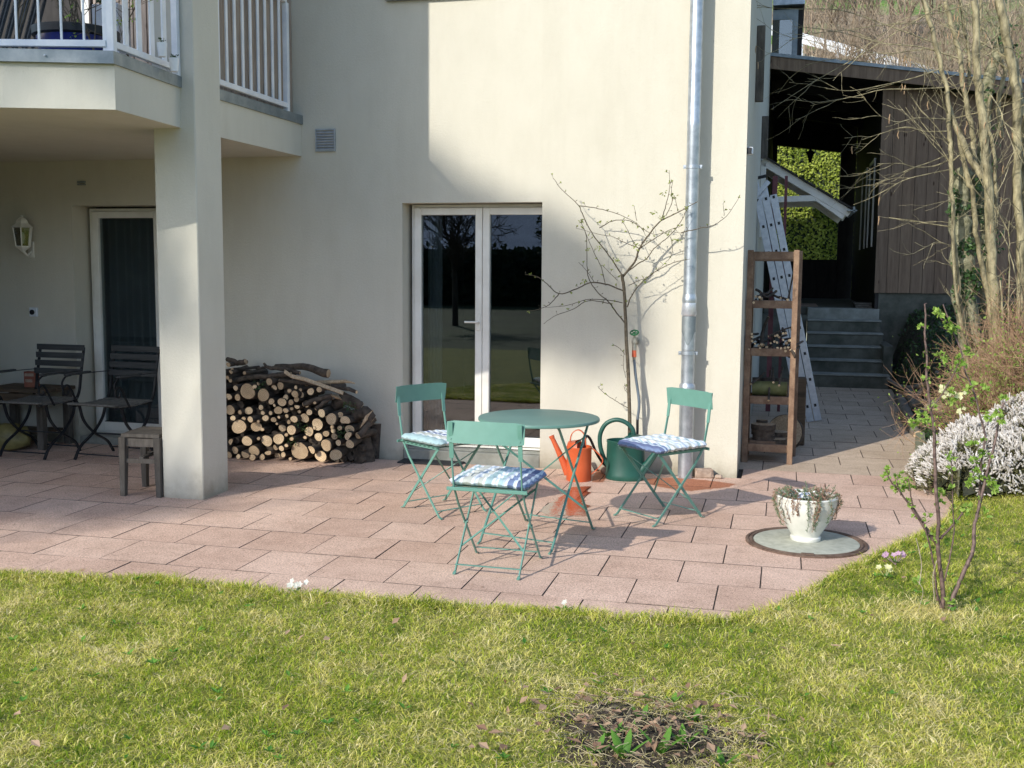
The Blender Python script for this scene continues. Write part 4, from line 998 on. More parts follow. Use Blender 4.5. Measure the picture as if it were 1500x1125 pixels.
for k in range(75):
    a, r0 = R(0, 2*PI), .15*math.sqrt(random.random()); p = Vector((pc[0]+r0*math.cos(a), pc[1]+r0*math.sin(a), pc[2]+.235)); d = Vector((R(-.8, .8), R(-.8, .8), R(.3, 1))).normalized(); L_ = R(.03, .085)
    if a % 6.28 > 4.9 or a < .9: L_ *= 1.3
    q = p+d*L_; tgt = sed if random.random() < .65 else dry; tgt.tube([p, q], .002, 3, False, .4)
    for i in range(12): tgt.leaf(p.lerp(q, i/12), d*.7+rdir(), rdir(), R(.011, .020), R(.004, .007), R(0, 1))
sed.build('sedum', M['succulent'], pl); dry.build('dry_sedum', M['dry_succ'], pl)
b = MB(); b.poly([(.11, 6.20, .262), (.19, 6.21, .262), (.18, 6.24, .292), (.12, 6.23, .288)]); b.build('plant_tag', M['white_paint'], pl)

# ================================================================== STOOL, SIDE TABLE, ARMCHAIRS
so = thing('wooden_stool', 'weathered square wooden stool against the front of the pillar', 'stool', (-4.15, 6.43, 0))
cn = [(-4.262, 6.268), (-4.008, 6.295), (-4.03, 6.60), (-4.30, 6.58)]
ctr = Vector((-4.15, 6.43, 0))
for (x, y) in cn:
    b = MB(); p = Vector((x, y, 0)); q = p.lerp(ctr, .04)+Vector((0, 0, .40)); d = (q-p)
    a1, a2 = .017, .024; v0 = [b.vert(p+Vector((sx*a1, sy*a1, 0))) for sx, sy in ((-1,-1),(1,-1),(1,1),(-1,1))]; v1 = [b.vert(q+Vector((sx*a2, sy*a2, 0))) for sx, sy in ((-1,-1),(1,-1),(1,1),(-1,1))]
    b.face(*v0[::-1]); b.face(*v1)
    for j in range(4): b.face(v0[j], v0[(j+1) % 4], v1[(j+1) % 4], v1[j])
    b.build('leg', M['oldwood'], so)
cq = [Vector((x, y, 0)).lerp(ctr, .06) for x, y in cn]
for i in range(4):
    p, q = cq[i], cq[(i+1) % 4]; b = MB(); b.bar(p+Vector((0, 0, .365)), q+Vector((0, 0, .365)), .018, .055); b.build('apron', M['oldwood'], so)
for i, z in ((0, .24), (2, .24)):
    p, q = cq[i], cq[(i+1) % 4]; b = MB(); b.bar(p+Vector((0, 0, z)), q+Vector((0, 0, z)), .016, .030); b.build('stretcher', M['oldwood'], so)
p, q = cq[0].lerp(cq[1], .5), cq[2].lerp(cq[3], .5); b = MB(); b.bar(p+Vector((0, 0, .262)), q+Vector((0, 0, .262)), .03, .014); b.build('stretcher', M['oldwood'], so)
for i in range(3):
    f0, f1 = i/3+.004, (i+1)/3-.004; A_, B_, C_, D_ = [Vector((x, y, 0)).lerp(ctr, -.05) for x, y in cn]
    P = [A_.lerp(D_, f0), B_.lerp(C_, f0), B_.lerp(C_, f1), A_.lerp(D_, f1)]; b = MB(); prism(b, [(v_.x, v_.y) for v_ in P], .4005+.001*i, .424+.001*i); b.build('seat_board', M['oldwood'], so)

def make_armchair():
    o = thing('garden_armchair', 'c', 'chair', (0, 0, 0), 'dark slatted garden armchairs under the balcony')
    BI = M['black_iron']
    # local: faces -y; width .41, back at +y
    for s in (-1, 1):
        x = s*.215
        b = MB(); b.strip(smooth_path([(x, .17, .435), (x, .12, .30), (x, 0, .185), (x, -.15, .10), (x, -.225, .0)]), .022, .012, (1, 0, 0)); b.build('leg', BI, o, smooth=60)
        b = MB(); b.strip(smooth_path([(x-s*.014, -.17, .435), (x-s*.014, -.12, .30), (x-s*.014, 0, .185), (x-s*.014, .15, .10), (x-s*.014, .225, .0)]), .022, .012, (1, 0, 0)); b.build('leg', BI, o, smooth=60)
        b = MB(); b.strip(smooth_path([(x, .165, .42), (x, .22, .50), (x, .255, .66), (x, .30, .86)]), .014, .020, (1, 0, 0)); b.build('back_upright', BI, o, smooth=60)
        xa = s*.245
        b = MB(); b.strip(smooth_path([(xa, -.12, .425), (xa, -.17, .50), (xa, -.20, .555), (xa, -.245, .60), (xa, -.29, .575), (xa, -.285, .53), (xa, -.245, .525), (xa, -.235, .555)]), .012, .012, (1, 0, 0))
        b.strip(smooth_path([(xa, -.29, .56), (xa, -.30, .62), (xa, -.26, .665), (xa, -.2, .672)]), .012, .010, (1, 0, 0)); b.build('arm_scroll', BI, o, smooth=60)
        b = MB(); b.box((xa-.022, -.26, .672), (xa+.022, .02, .690), .005); b.build('armrest', M['dark_slat'], o)
        b = MB(); b.bar((xa, .0, .676), (xa*.9, .262, .672), .010, .006); b.build('arm_bar', BI, o)
        b = MB(); b.bar((s*.20, -.25, .430), (s*.20, .20, .430), .014, .012); b.build('seat_rail', BI, o)
    for i in range(8):
        y = -.255+.060*i; z = .440+(.008 if i < 1 else 0)-.012*math.sin(PI*i/7); b = MB(); b.box((-.225, y-.026, z), (.225, y+.026, z+.015), .003); b.build('seat_slat', M['seat_slat'], o)
    for i in range(4):
        z = .635+.066*i; f = (z-.42)/.44; y = .247+.052*(z-.62)/.24; b = MB(); b.box((-.235, y-.018, z), (.235, y-.006, z+.048), .003); b.build('back_slat', M['dark_slat'], o)
    for (y, z) in ((-.19, .045), (.19, .045), (0, .185)): b = MB(); b.bar((-.21, y, z), (.21, y, z), .010, .010); b.build('stretcher', BI, o)
    return o
ac = make_armchair(); place(ac, (-5.862, 7.505), -2); ac['label'] = 'dark slatted armchair nearer the left frame edge below the lantern'
ac2 = copy_tree(ac); place(ac2, (-5.20, 7.555), -4); ac2['label'] = 'dark slatted armchair in front of the curtained patio door'
ac3 = copy_tree(ac); place(ac3, (-6.86, 7.45), 8); ac3['label'] = 'dark armchair mostly cut off by the left frame edge'
stb = thing('side_table', 'low brown wooden crate table behind the left armchair', 'side table', (-6.25, 7.82, 0))
b = MB(); b.box((-6.55, 7.66, .475), (-5.93, 7.80, .505), .004); b.build('top_board', M['crate'], stb)
b = MB(); b.box((-6.55, 7.806, .475), (-5.92, 7.94, .505), .004); b.build('top_board', M['crate'], stb)
b = MB(); b.box((-6.55, 7.946, .475), (-5.93, 8.07, .505), .004); b.build('top_board', M['crate'], stb)
for (x, y) in ((-6.52, 7.68), (-5.98, 7.68), (-5.98, 8.02), (-6.52, 8.02)):
    b = MB(); b.box((x-.03, y-.03, 0), (x+.03, y+.03, .474), .003); b.build('leg', M['oldwood'], stb)
b = MB(); b.box((-6.49, 7.675, .40), (-6.01, 7.695, .465)); b.build('rail', M['crate'], stb)
b = MB(); b.box((-6.48, 7.72, .12), (-6.02, 8.0, .14)); b.build('shelf', M['crate'], stb)
bx = thing('match_box', 'red brown printed carton on the low crate table', 'box', (-6.2, 7.85, .505))
b = MB(); b.box((-6.235, 7.80, .506), (-6.125, 7.86, .64), .002); b.build('carton', M['red_box'], bx)
b = MB(); b.poly([(-6.225, 7.7985, .60), (-6.135, 7.7985, .60), (-6.135, 7.7985, .625), (-6.225, 7.7985, .625)]); b.poly([(-6.22, 7.7985, .55), (-6.15, 7.7985, .55), (-6.15, 7.7985, .575), (-6.22, 7.7985, .575)]); b.build('printed_label', M['stone'], bx)
b = MB()
for k in range(1): b.lathe([(.10, 0), (.17, .03), (.19, .10), (.15, .18), (.06, .22), (.001, .215)], (-6.27, 7.62, .0), 20, sx=1.1, sy=.7, cap1=False)
for i, p in enumerate(b.v): nn = mnoise.noise(Vector(p)*9)*.03; b.v[i] = (p[0]+nn, p[1]+nn*.5, max(.002, p[2]+nn))
b.build('potting_sack', M['sack'], smooth=80, label='crumpled yellow sack on the paving under the crate table', cat='sack')
b = MB(); b.box((-6.55, 7.35, 0), (-6.50, 7.40, 1.12), .004); 
fr_ = b.build('dark_post', M['black_iron'], label='dark upright post cut by the left frame edge', cat='post')

# ================================================================== WOODPILE
LOGS = [(125,175,18),(155,210,14),(140,232,18),(95,245,14),(118,272,16),(140,292,16),(247,237,14),(270,375,65),(125,415,28),(195,420,26),(388,402,50),(432,302,26),(468,352,26),(516,333,28),(583,370,16),(631,345,15),(665,365,15),(625,396,28),(674,402,22),(742,376,26),(806,362,22),(556,419,20),(527,456,32),(594,457,22),(636,435,20),(640,486,22),(448,450,24),(710,470,26),(773,461,12),(789,494,13),(140,515,40),(212,531,16),(278,520,32),(384,536,17),(442,537,16),(500,517,32),(556,518,20),(656,527,14),(732,532,24),(824,538,30),(404,575,26),(465,587,22),(504,569,12),(564,559,15),(618,583,28),(697,575,36),(579,604,17),(489,618,10),(290,585,24),(205,640,60),(335,640,43),(530,650,28),(598,664,38),(730,675,38),(793,622,44),(897,582,42),(965,550,22),(1000,603,44),(1035,660,36),(1028,711,32),(1100,705,26),(1036,770,31),(801,716,32),(857,692,24),(904,642,16),(911,671,18),(920,712,24),(860,778,44),(414,745,46),(502,731,42),(265,747,42),(150,755,26),(352,728,14),(480,795,21),(523,802,21),(112,803,20),(176,815,28),(318,820,42),(255,840,36),(421,830,28),(537,849,20),(495,860,24),(660,820,68),(742,816,34),(818,861,46),(930,851,47),(131,862,27),(200,863,19),(305,870,26),(378,870,25),
 (40,380,40),(55,470,34),(60,545,36),(50,620,44),(60,700,38),(50,780,42),(60,855,30),(-10,430,36),(-20,520,40),(-25,610,44),(-20,700,40),(-25,790,44),(30,300,28),(-30,340,34),(-20,860,30),
 (348,320,14),(322,340,17),(370,495,20),(90,340,22),(180,350,20),(860,560,14),(770,650,12),(560,700,14),(600,730,16),(380,660,16),(950,760,22),(700,720,14),(560,780,14),(590,880,14),(960,650,20),(600,505,14),(470,480,12),(350,600,12),(240,580,18),(160,575,20),(80,440,16)]
seen = {}
def log_dims(cx_, cy_, r): p = on_y(310+cx_/5.114, 500+cy_/5.114, 7.76); return p, r/5.114/F_PX*8.75
items = []
for (lx, ly, r) in LOGS:
    p, rad = log_dims(lx, ly, r); items.append((p, rad, lx, ly))
zs = sorted(items, key=lambda t: t[0].z)
LAYER = ['bottom layer', 'second layer', 'third layer', 'fourth layer', 'fifth layer', 'sixth layer', 'top layer']
lay = {}
for it in items: lay.setdefault(min(6, max(0, int(it[0].z/.107))), []).append(it)
def log_mesh(p, rad, L, yaw, pitch, name, label, cat, group, bark=None, n=14, wob=.07, cutm=None):
    ax = Vector((math.sin(yaw)*math.cos(pitch), math.cos(yaw)*math.cos(pitch), math.sin(pitch)))
    e1 = ax.cross(Vector((0, 0, 1))).normalized(); e2 = e1.cross(ax)
    ph, ph2, el = R(0, 6.28), R(0, 6.28), R(.86, 1.0)
    sa, sk_ = R(0, 6.28), (R(.15, .55) if (name == 'firewood_log' and rad > .018 and random.random() < .24) else 9)
    def rr(a):
        q = rad*(1+wob*math.sin(2*a+ph)+wob*.5*math.sin(3*a+ph2)); c = math.cos(a-sa)
        return min(q, rad*sk_/c) if c > .05 else q
    b = MB(); rings = []; bend = rdir()*rad*.25
    segs = 6 if L > .3 else 3
    for k in range(segs):
        f = k/(segs-1); ring = []
        for j in range(n):
            a = 2*PI*j/n; q = rr(a)*(1+R(-.025, .025)); ring.append(b.vert(p+ax*L*f+bend*math.sin(f*PI)+e1*math.cos(a)*q+e2*math.sin(a)*q*el))
        rings.append(ring)
    for a, c in zip(rings, rings[1:]):
        for j in range(n): b.face(a[j], a[(j+1) % n], c[(j+1) % n], c[j])
    o = b.build(name, bark or M['bark'], None, origin=tuple(p), smooth=60, label=label, cat=cat, group=group)
    for side, at, nm in ((-1, 0, 'cut_face'), (1, 1, 'cut_face')):
        c = MB(); cp = p+ax*L*at; ring = [c.vert(cp+e1*math.cos(2*PI*j/n)*rr(2*PI*j/n)*.965+e2*math.sin(2*PI*j/n)*rr(2*PI*j/n)*.965*el+ax*side*.0015) for j in range(n)]
        # disc in its own frame (rings around local y): build in local axes then rotate
        cc = c.vert(cp+ax*side*.002)
        for j in range(n):
            t = (ring[j], ring[(j+1) % n]) if side > 0 else (ring[(j+1) % n], ring[j]); c.face(cc, *t)
        co = c.build(nm, cutm or M['cut'], o, origin=tuple(cp))
    return o
for li, L_ in lay.items():
    L_.sort(key=lambda t: t[0].x)
    for k, (p, rad, lx, ly) in enumerate(L_):
        size = 'very thick' if rad > .043 else 'thick' if rad > .032 else 'medium' if rad > .021 else 'thin' if rad > .014 else 'twig thin'
        nr = len(L_)-1-k
        where = ORD[k]+' from its left' if k <= nr else ORD[nr]+' from its right'
        hidden = p.x < -4.36
        lab = f'{size} round log in the {LAYER[li]} of the woodpile, {where}'
        y0_ = 7.70+R(-.03, .05)
        d = ray(310+lx/5.114, 500+ly/5.114); pp_ = CAMP+d*(y0_/d.y); pp_.z = max(pp_.z, rad*.97)
        log_mesh(pp_, rad, R(.30, .36) if y0_ < 7.72 else R(.27, .32), R(-.10, .10) + (R(-.2, .3) if rad < .03 else 0)*.5, R(-.04, .04), 'firewood_log', lab, 'log', 'logs stacked against the wall')
def stick(pts, rads, name, label, mat='bark', n=8, cat='log', group='logs stacked against the wall', ends=True, Y=None):
    b = MB(); P = smooth_path(pts, 3); rr = np.interp(np.linspace(0, 1, len(P)), np.linspace(0, 1, len(rads)), rads)
    P = [p+rdir()*r*.25 for p, r in zip(P, rr)]
    b.tube(P, list(rr), n); o = b.build(name, M[mat], None, origin=tuple(P[0]), smooth=60, label=label, cat=cat, group=group)
    if ends:
        for (i, j, r) in ((0, 1, rr[0]), (-1, -2, rr[-1])):
            d = (P[i]-P[j]).normalized(); c = MB(); c.tube([P[i], P[i]+d*.003], [r*.93, r*.9], n); c.build('cut_face', M['cut'], o)
    return o
def wp(cx_, cy_, Y): return on_y(310+cx_/5.114, 500+cy_/5.114, Y)
stick([wp(120, 130, 7.85), wp(190, 160, 7.8), wp(255, 155, 7.78)], [.02, .022, .024], 'firewood_branch', 'bark covered branch topmost at the left end of the woodpile')
stick([wp(150, 295, 7.80), wp(300, 270, 7.78), wp(450, 262, 7.76), wp(590, 245, 7.76)], [.022, .021, .02, .018], 'firewood_branch', 'long thin horizontal pole on the left half of the woodpile top')
stick([wp(480, 185, 7.86), wp(640, 190, 7.84), wp(760, 210, 7.80), wp(880, 248, 7.76)], [.018, .026, .031, .036], 'firewood_branch', 'thick round pole with pale end lying on top of the woodpile')
stick([wp(390, 165, 7.80), wp(420, 195, 7.8), wp(520, 205, 7.8), wp(660, 235, 7.8)], [.008, .016, .018, .016], 'firewood_branch', 'forked branch rising at the middle of the woodpile top')
stick([wp(300, 245, 7.9), wp(350, 205, 7.9), wp(400, 195, 7.88)], [.007, .008, .010], 'firewood_branch', 'thin crooked twig left of the forked branch', ends=False)
stick([wp(510, 295, 7.74), wp(640, 305, 7.74), wp(800, 330, 7.75), wp(960, 380, 7.78), wp(1130, 460, 7.85)], [.012, .016, .018, .018, .012], 'firewood_branch', 'long dark branch sloping down to the right of the woodpile')
stick([wp(700, 320, 7.82), wp(860, 305, 7.80), wp(1000, 300, 7.78), wp(1070, 315, 7.78)], [.014, .018, .014, .006], 'firewood_branch', 'jagged splintered branch end poking right near the woodpile top', mat='split')
stick([wp(900, 330, 7.80), wp(1000, 350, 7.76), wp(1088, 380, 7.74)], [.020, .018, .014], 'firewood_branch', 'short branch with small pale end at the right shoulder of the woodpile')
stick([wp(690, 470, 7.70), wp(780, 440, 7.72), wp(900, 405, 7.76)], [.020, .021, .020], 'firewood_branch', 'slanting branch in the middle of the woodpile face')
stick([wp(780, 510, 7.70), wp(840, 460, 7.72), wp(900, 425, 7.76)], [.014, .016, .014], 'firewood_branch', 'lower slanting branch in the middle of the woodpile face')
stick([wp(930, 470, 7.84), wp(1010, 440, 7.80), wp(1110, 490, 7.82)], [.045, .05, .04], 'firewood_branch', 'thick knotty log at the right shoulder of the woodpile')
stick([wp(1075, 560, 7.85), wp(1140, 540, 7.82), wp(1200, 590, 7.84)], [.05, .055, .045], 'firewood_branch', 'thick bark log leaning at the right end of the woodpile')
stick([wp(1100, 705, 7.70), wp(1150, 650, 7.76), wp(1210, 585, 7.86)], [.024, .026, .028], 'firewood_branch', 'bark branch leaning over the standing stumps')
b = MB(); P = [wp(545, 225, 7.72), wp(600, 262, 7.71), wp(700, 285, 7.70), wp(820, 328, 7.70), wp(985, 388, 7.69)]
b.strip(P, .030, .012, (0, .5, .8)); b.build('split_log', M['split'], label='long pale split stick lying diagonally across the woodpile top', cat='log', group='logs stacked against the wall')
b = MB(); P = [wp(890, 400, 7.73), wp(930, 430, 7.73), wp(980, 440, 7.75), wp(960, 405, 7.80), wp(920, 395, 7.80)]; c0 = b.vert(wp(935, 415, 7.70)); rg = [b.vert(p) for p in P]
for j in range(5): b.face(c0, rg[j], rg[(j+1) % 5])
b.face(*rg[::-1]); b.build('split_log', M['split'], label='splintered pale wood wedge near the right shoulder of the woodpile', cat='log', group='logs stacked against the wall')
b = MB(); P = [wp(1110, 650, 7.72), wp(1150, 560, 7.76), wp(1195, 525, 7.80), wp(1190, 560, 7.80), wp(1130, 630, 7.74)]
rg = [b.vert(p) for p in P]; rg2 = [b.vert(p+Vector((0, .05, .01))) for p in P]; b.face(*rg[::-1]); b.face(*rg2)
for j in range(5): b.face(rg[j], rg[(j+1) % 5], rg2[(j+1) % 5], rg2[j])
b.build('split_log', M['split'], label='pale split wedge leaning above the standing stumps', cat='log', group='logs stacked against the wall')
def stump(base, r0, r1, h, label, lean=(0, 0)):
    b = MB(); n = 16; rings = []
    for k in range(5):
        f = k/4; rr = r0+(r1-r0)*f
        rings.append([b.vert((base.x+lean[0]*f+rr*(1+.05*math.sin(3*2*PI*j/n))*math.cos(2*PI*j/n), base.y+lean[1]*f+rr*math.sin(2*PI*j/n), h*f)) for j in range(n)])
    for a, c in zip(rings, rings[1:]):
        for j in range(n): b.face(a[j], a[(j+1) % n], c[(j+1) % n], c[j])
    b.face(*rings[0][::-1]); o = b.build('upright_stump', M['bark'], None, origin=tuple(base), smooth=60, label=label, cat='stump')
    c = MB(); rg = [c.vert((base.x+lean[0]+r1*.96*(1+.05*math.sin(3*2*PI*j/n))*math.cos(2*PI*j/n), base.y+lean[1]+r1*.96*math.sin(2*PI*j/n), h+.001)) for j in range(n)]; c.face(*rg); c.build('cut_face', M['split'], o)
p = on_z(310+1140/5.114, 500+905/5.114); stump(p+Vector((0, .05, 0)), .070, .045, .19, 'upright stump with pale top at the right foot of the woodpile', (-.01, 0))
p = on_z(310+1210/5.114, 500+880/5.114); stump(p+Vector((0, .03, 0)), .038, .045, .285, 'taller slim upright log standing behind the right stump', (.012, 0))
b = MB()
for k in range(170):
    f = random.random(); x = -4.45+1.25*f; zt = .70 if f < .45 else .70-.45*(f-.45)/.55
    z = R(.02, zt); r = R(.015, .04); y = 7.80+R(0, .05); b.tube([(x, y, z), (x+R(-.03, .03), 8.08, z+R(-.02, .02))], r, 8)
b.build('inner_logs', M['bark'], kind='stuff', smooth=60, label='dark bark of the logs packed deep inside the woodpile', cat='logs')
# bits of bark on the floor and dark sprigs of ivy in the pile
b = MB()
for k in range(180):
    x = R(-4.5, -3.1); y = R(7.55, 7.75); d = rdir(); d.z = 0; b.leaf((x, y, .004), d, (0, 0, 1), R(.008, .03), R(.004, .012), R(0, 1))
b.build('bark_crumbs', M['dead_leaf'], kind='stuff', label='bark crumbs on the paving in front of the woodpile', cat='debris')
b = MB()
for k in range(260):
    c = wp(*random.choice([(1030, 490), (355, 335), (980, 690), (660, 640), (590, 740)]), 7.71); b.leaf(c+Vector((R(-.05, .05), R(-.02, .02), R(-.04, .04))), rdir(), rdir(), R(.012, .03), R(.006, .012), R(0, 1))
b.build('green_sprigs', M['ivy'], kind='stuff', label='dark green sprigs caught between the stacked logs', cat='leaves')

# ================================================================== TIMBER RACK at the corner
rk = thing('timber_rack', 'tall narrow reddish timber rack at the house corner holding cut wood', 'rack', (-.1, 8.9, 0))
RY0, RY1 = 8.76, 9.16
def rp(x0, y0, z0, x1, y1, z1, nm): b = MB(); b.box((x0, y0, z0), (x1, y1, z1), .003); return b.build(nm, M['rack'], rk)
rp(-.292, RY0, 0, -.245, RY0+.045, 1.70, 'post'); rp(.062, RY0, 0, .105, RY0+.045, 1.70, 'post'); rp(-.292, RY1, 0, -.245, RY1+.045, 1.66, 'post'); rp(.095, RY1, 0, .135, RY1+.045, 1.70, 'post')
for z in (1.625, 1.242, .862, .478, .092):
    rp(-.2445, RY0+.003, z, .0615, RY0+.035, z+.062, 'front_rail'); rp(-.2445, RY1+.003, z-.01, .0945, RY1+.035, z+.045, 'back_rail')
for z in (1.235, .855, .47, .085):
    for k in range(4):
        x = -.235+.078*k; rp(x, RY0+.036, z+.035, x+.066, RY1+.002, z+.052, 'shelf_board')
GR = 'cut wood on the rack'
def rlog(px, py, r, L, label, yaw=0, pitch=0, mat=None, Y=None):
    Y = Y or RY0-.02+R(0, .05); p = on_y(px, py, Y); return log_mesh(p, r, L, yaw, pitch, 'cut_branch', label, 'branch', GR, n=8, bark=mat)
def pxr(cx_, cy_): return 1080+cx_/5.6286, 360+cy_/5.625
T1 = [(155, 418, 11), (185, 425, 13), (197, 435, 14), (135, 468, 11), (357, 432, 10), (415, 445, 11)]
for k, (x, y, r) in enumerate(T1): rlog(*pxr(x, y), r/5.63/F_PX*8.9, .32, f'{ORD[k]} cut branch end from the left on the upper rack shelf', R(-.3, .3), R(-.05, .12))
T2 = [(120, 727, 11), (121, 750, 11), (122, 785, 12), (81, 832, 13), (95, 852, 9), (146, 806, 9), (176, 824, 10), (200, 814, 13), (188, 843, 10), (243, 836, 13), (276, 802, 8), (307, 790, 11), (327, 797, 10), (314, 742, 12), (330, 738, 11), (344, 754, 10), (378, 723, 11), (400, 720, 11), (378, 775, 10), (405, 802, 15), (432, 780, 15), (332, 842, 11), (361, 845, 11), (394, 842, 13), (452, 833, 11), (440, 860, 13), (398, 868, 13), (466, 870, 10), (420, 838, 11)]
T2.sort()
for k, (x, y, r) in enumerate(T2):
    nr = len(T2)-1-k; wh = ORD[k]+' from the left' if k <= nr else ORD[nr]+' from the right'
    rlog(*pxr(x, y), r/5.63/F_PX*8.85, .34, f'cut branch end {wh} in the bundle on the middle rack shelf', R(-.25, .25), R(-.06, .1))
def rpt(cx_, cy_, Y, top=True):
    x, y = (1080+cx_/5.6286, 360+cy_/5.625) if top else (1080+cx_/6.614, 520+cy_/6.614); return on_y(x, y, Y)
def tw(pts, r0, r1, label, mat='bark'): return stick(pts, [r0, (r0+r1)/2, r1], 'cut_branch', label, mat, 7, 'branch', GR)
tw([rpt(420, 440, 8.78), rpt(440, 340, 8.9), rpt(470, 180, 9.0)], .008, .006, 'crooked branch rising at the right of the upper rack shelf')
tw([rpt(160, 360, 9.0), rpt(230, 400, 8.9), rpt(290, 350, 9.0)], .012, .008, 'grey forked branch across the upper rack shelf')
tw([rpt(320, 375, 9.0), rpt(250, 420, 8.9), rpt(190, 400, 8.9)], .010, .012, 'second grey branch crossing the upper rack shelf')
tw([rpt(200, 820, 8.8), rpt(215, 700, 8.95), rpt(255, 590, 9.0)], .020, .010, 'thick stub standing up in the middle shelf bundle')
tw([rpt(260, 745, 8.8), rpt(360, 700, 8.85), rpt(465, 665, 8.9)], .008, .006, 'thin branch slanting right above the middle shelf bundle')
tw([rpt(440, 860, 8.74), rpt(470, 900, 8.74), rpt(475, 925, 8.78)], .012, .009, 'short crooked branch hanging off the right end of the middle shelf')
for (x, y, xx, yy, lb) in ((130, 278, 270, 170, 'thin branch with pale end at the left of the lower rack shelf'), (350, 268, 345, 130, 'thin upright branch near the middle of the lower rack shelf'), (403, 295, 440, 120, 'thin branch with pale end right of the middle on the lower rack shelf'), (303, 440, 320, 150, 'long branch whose pale end pokes over the lower rack rail')):
    tw([rpt(x, y, RY0-.03, False), rpt((x+xx)/2, (y+yy)/2+5, 8.85, False), rpt(xx, yy, 9.05, False)], .010, .007, lb)
# green barked round on lower shelf, lying along x
b = MB(); zc = .478+.052+.068
def hlog(x0, x1, y, z, r, label, matb, cat='log'):
    b = MB(); b.tube([(x0, y, z), ((x0+x1)/2, y, z+.003), (x1, y, z)], r, 18, caps=False); o = b.build('short_log', matb, None, origin=(x0, y, z), smooth=60, label=label, cat=cat, group='logs on the rack')
    c = MB(); c.tube([(x1, y, z), (x1+.002, y, z)], [r*.98, r*.96], 18); c.build('cut_face', M['split'], o)
    c = MB(); c.tube([(x0, y, z), (x0-.002, y, z)], [r*.98, r*.96], 18); c.build('cut_face', M['split'], o)
M['bark_green'] = simple('green_smooth_bark', (.10, .11, .035), (.20, .20, .08), 14, .8, bs=.3)
hlog(-.225, .045, 8.88, .478+.056+.058, .058, 'smooth greenish log lying across the lower rack shelf', M['bark_green'])
hlog(-.23, .055, 9.05, .478+.056+.065, .065, 'dark bark log behind the greenish log on the rack', M['bark'])
def disc(x, y, z, r, h, label, tilt=None):
    n = 26; b = MB(); ph = R(0, 6); rr = lambda a: r*(1+.02*math.sin(3*a+ph)+.012*math.sin(8*a))
    lo = [b.vert((x+rr(2*PI*j/n)*math.cos(2*PI*j/n), y+rr(2*PI*j/n)*math.sin(2*PI*j/n), z)) for j in range(n)]; hi = [b.vert((x+rr(2*PI*j/n)*math.cos(2*PI*j/n), y+rr(2*PI*j/n)*math.sin(2*PI*j/n), z+h)) for j in range(n)]
    for j in range(n): b.face(lo[j], lo[(j+1) % n], hi[(j+1) % n], hi[j])
    b.face(*lo[::-1]); o = b.build('wood_disc', M['bark'], None, origin=(x, y, z), smooth=40, label=label, cat='wood slice', group='wood slices on the bottom shelf')
    c = MB(); c.face(*[c.vert((x+.985*rr(2*PI*j/n)*math.cos(2*PI*j/n), y+.985*rr(2*PI*j/n)*math.sin(2*PI*j/n), z+h+.0005)) for j in range(n)]); c.build('cut_face', M['split'], o)
z0 = .085+.054
b = MB(); b.box((-.235, 8.80, z0), (-.03, 8.98, z0+.035), .003); b.build('wood_block', M['rack'], label='flat timber offcut under the stack of wood slices', cat='wood block')
disc(-.02, 8.90, z0, .075, .045, 'low dark wood slice at the right of the bottom shelf')
disc(-.125, 8.89, z0+.036, .090, .04, 'lowest wood slice of the stack on the bottom shelf')
disc(-.130, 8.89, z0+.077, .093, .045, 'middle wood slice of the stack on the bottom shelf')
disc(-.128, 8.885, z0+.123, .098, .04, 'topmost large wood slice of the stack on the bottom shelf')
disc(-.145, 8.97, z0+.164, .045, .02, 'small wood slice lying on top of the stack')
disc(-.01, 9.03, z0+.0455, .080, .04, 'wood slice behind the stack at the right of the bottom shelf')
# big slab leaning behind the rack and tall dark log
n = 40; b = MB(); c0 = Vector((.04, 9.40, .165)); ax = Vector((-.25, -.95, .22)).normalized(); e1 = ax.cross(Vector((0, 0, 1))).normalized(); e2 = e1.cross(ax)
f_ = [b.vert(c0+(e1*math.cos(2*PI*j/n)+e2*math.sin(2*PI*j/n))*.152) for j in range(n)]; k_ = [b.vert(c0-ax*.07+(e1*math.cos(2*PI*j/n)+e2*math.sin(2*PI*j/n))*.152) for j in range(n)]
for j in range(n): b.face(f_[j], f_[(j+1) % n], k_[(j+1) % n], k_[j])
b.face(*k_); o = b.build('tree_slab', M['bark'], None, origin=tuple(c0), smooth=40, label='large round tree slice leaning behind the timber rack', cat='wood slice')
c = MB(); c.face(*[c.vert(c0+ax*.001+(e1*math.cos(2*PI*j/n)+e2*math.sin(2*PI*j/n))*.148) for j in range(n)][::-1]); c.build('cut_face', M['split'], o)
b = MB(); b.box((.10, 9.75, 0), (.215, 9.90, .60), .01); b.build('upright_beam', M['crate'], label='dark upright beam offcut behind the leaning tree slice', cat='beam')

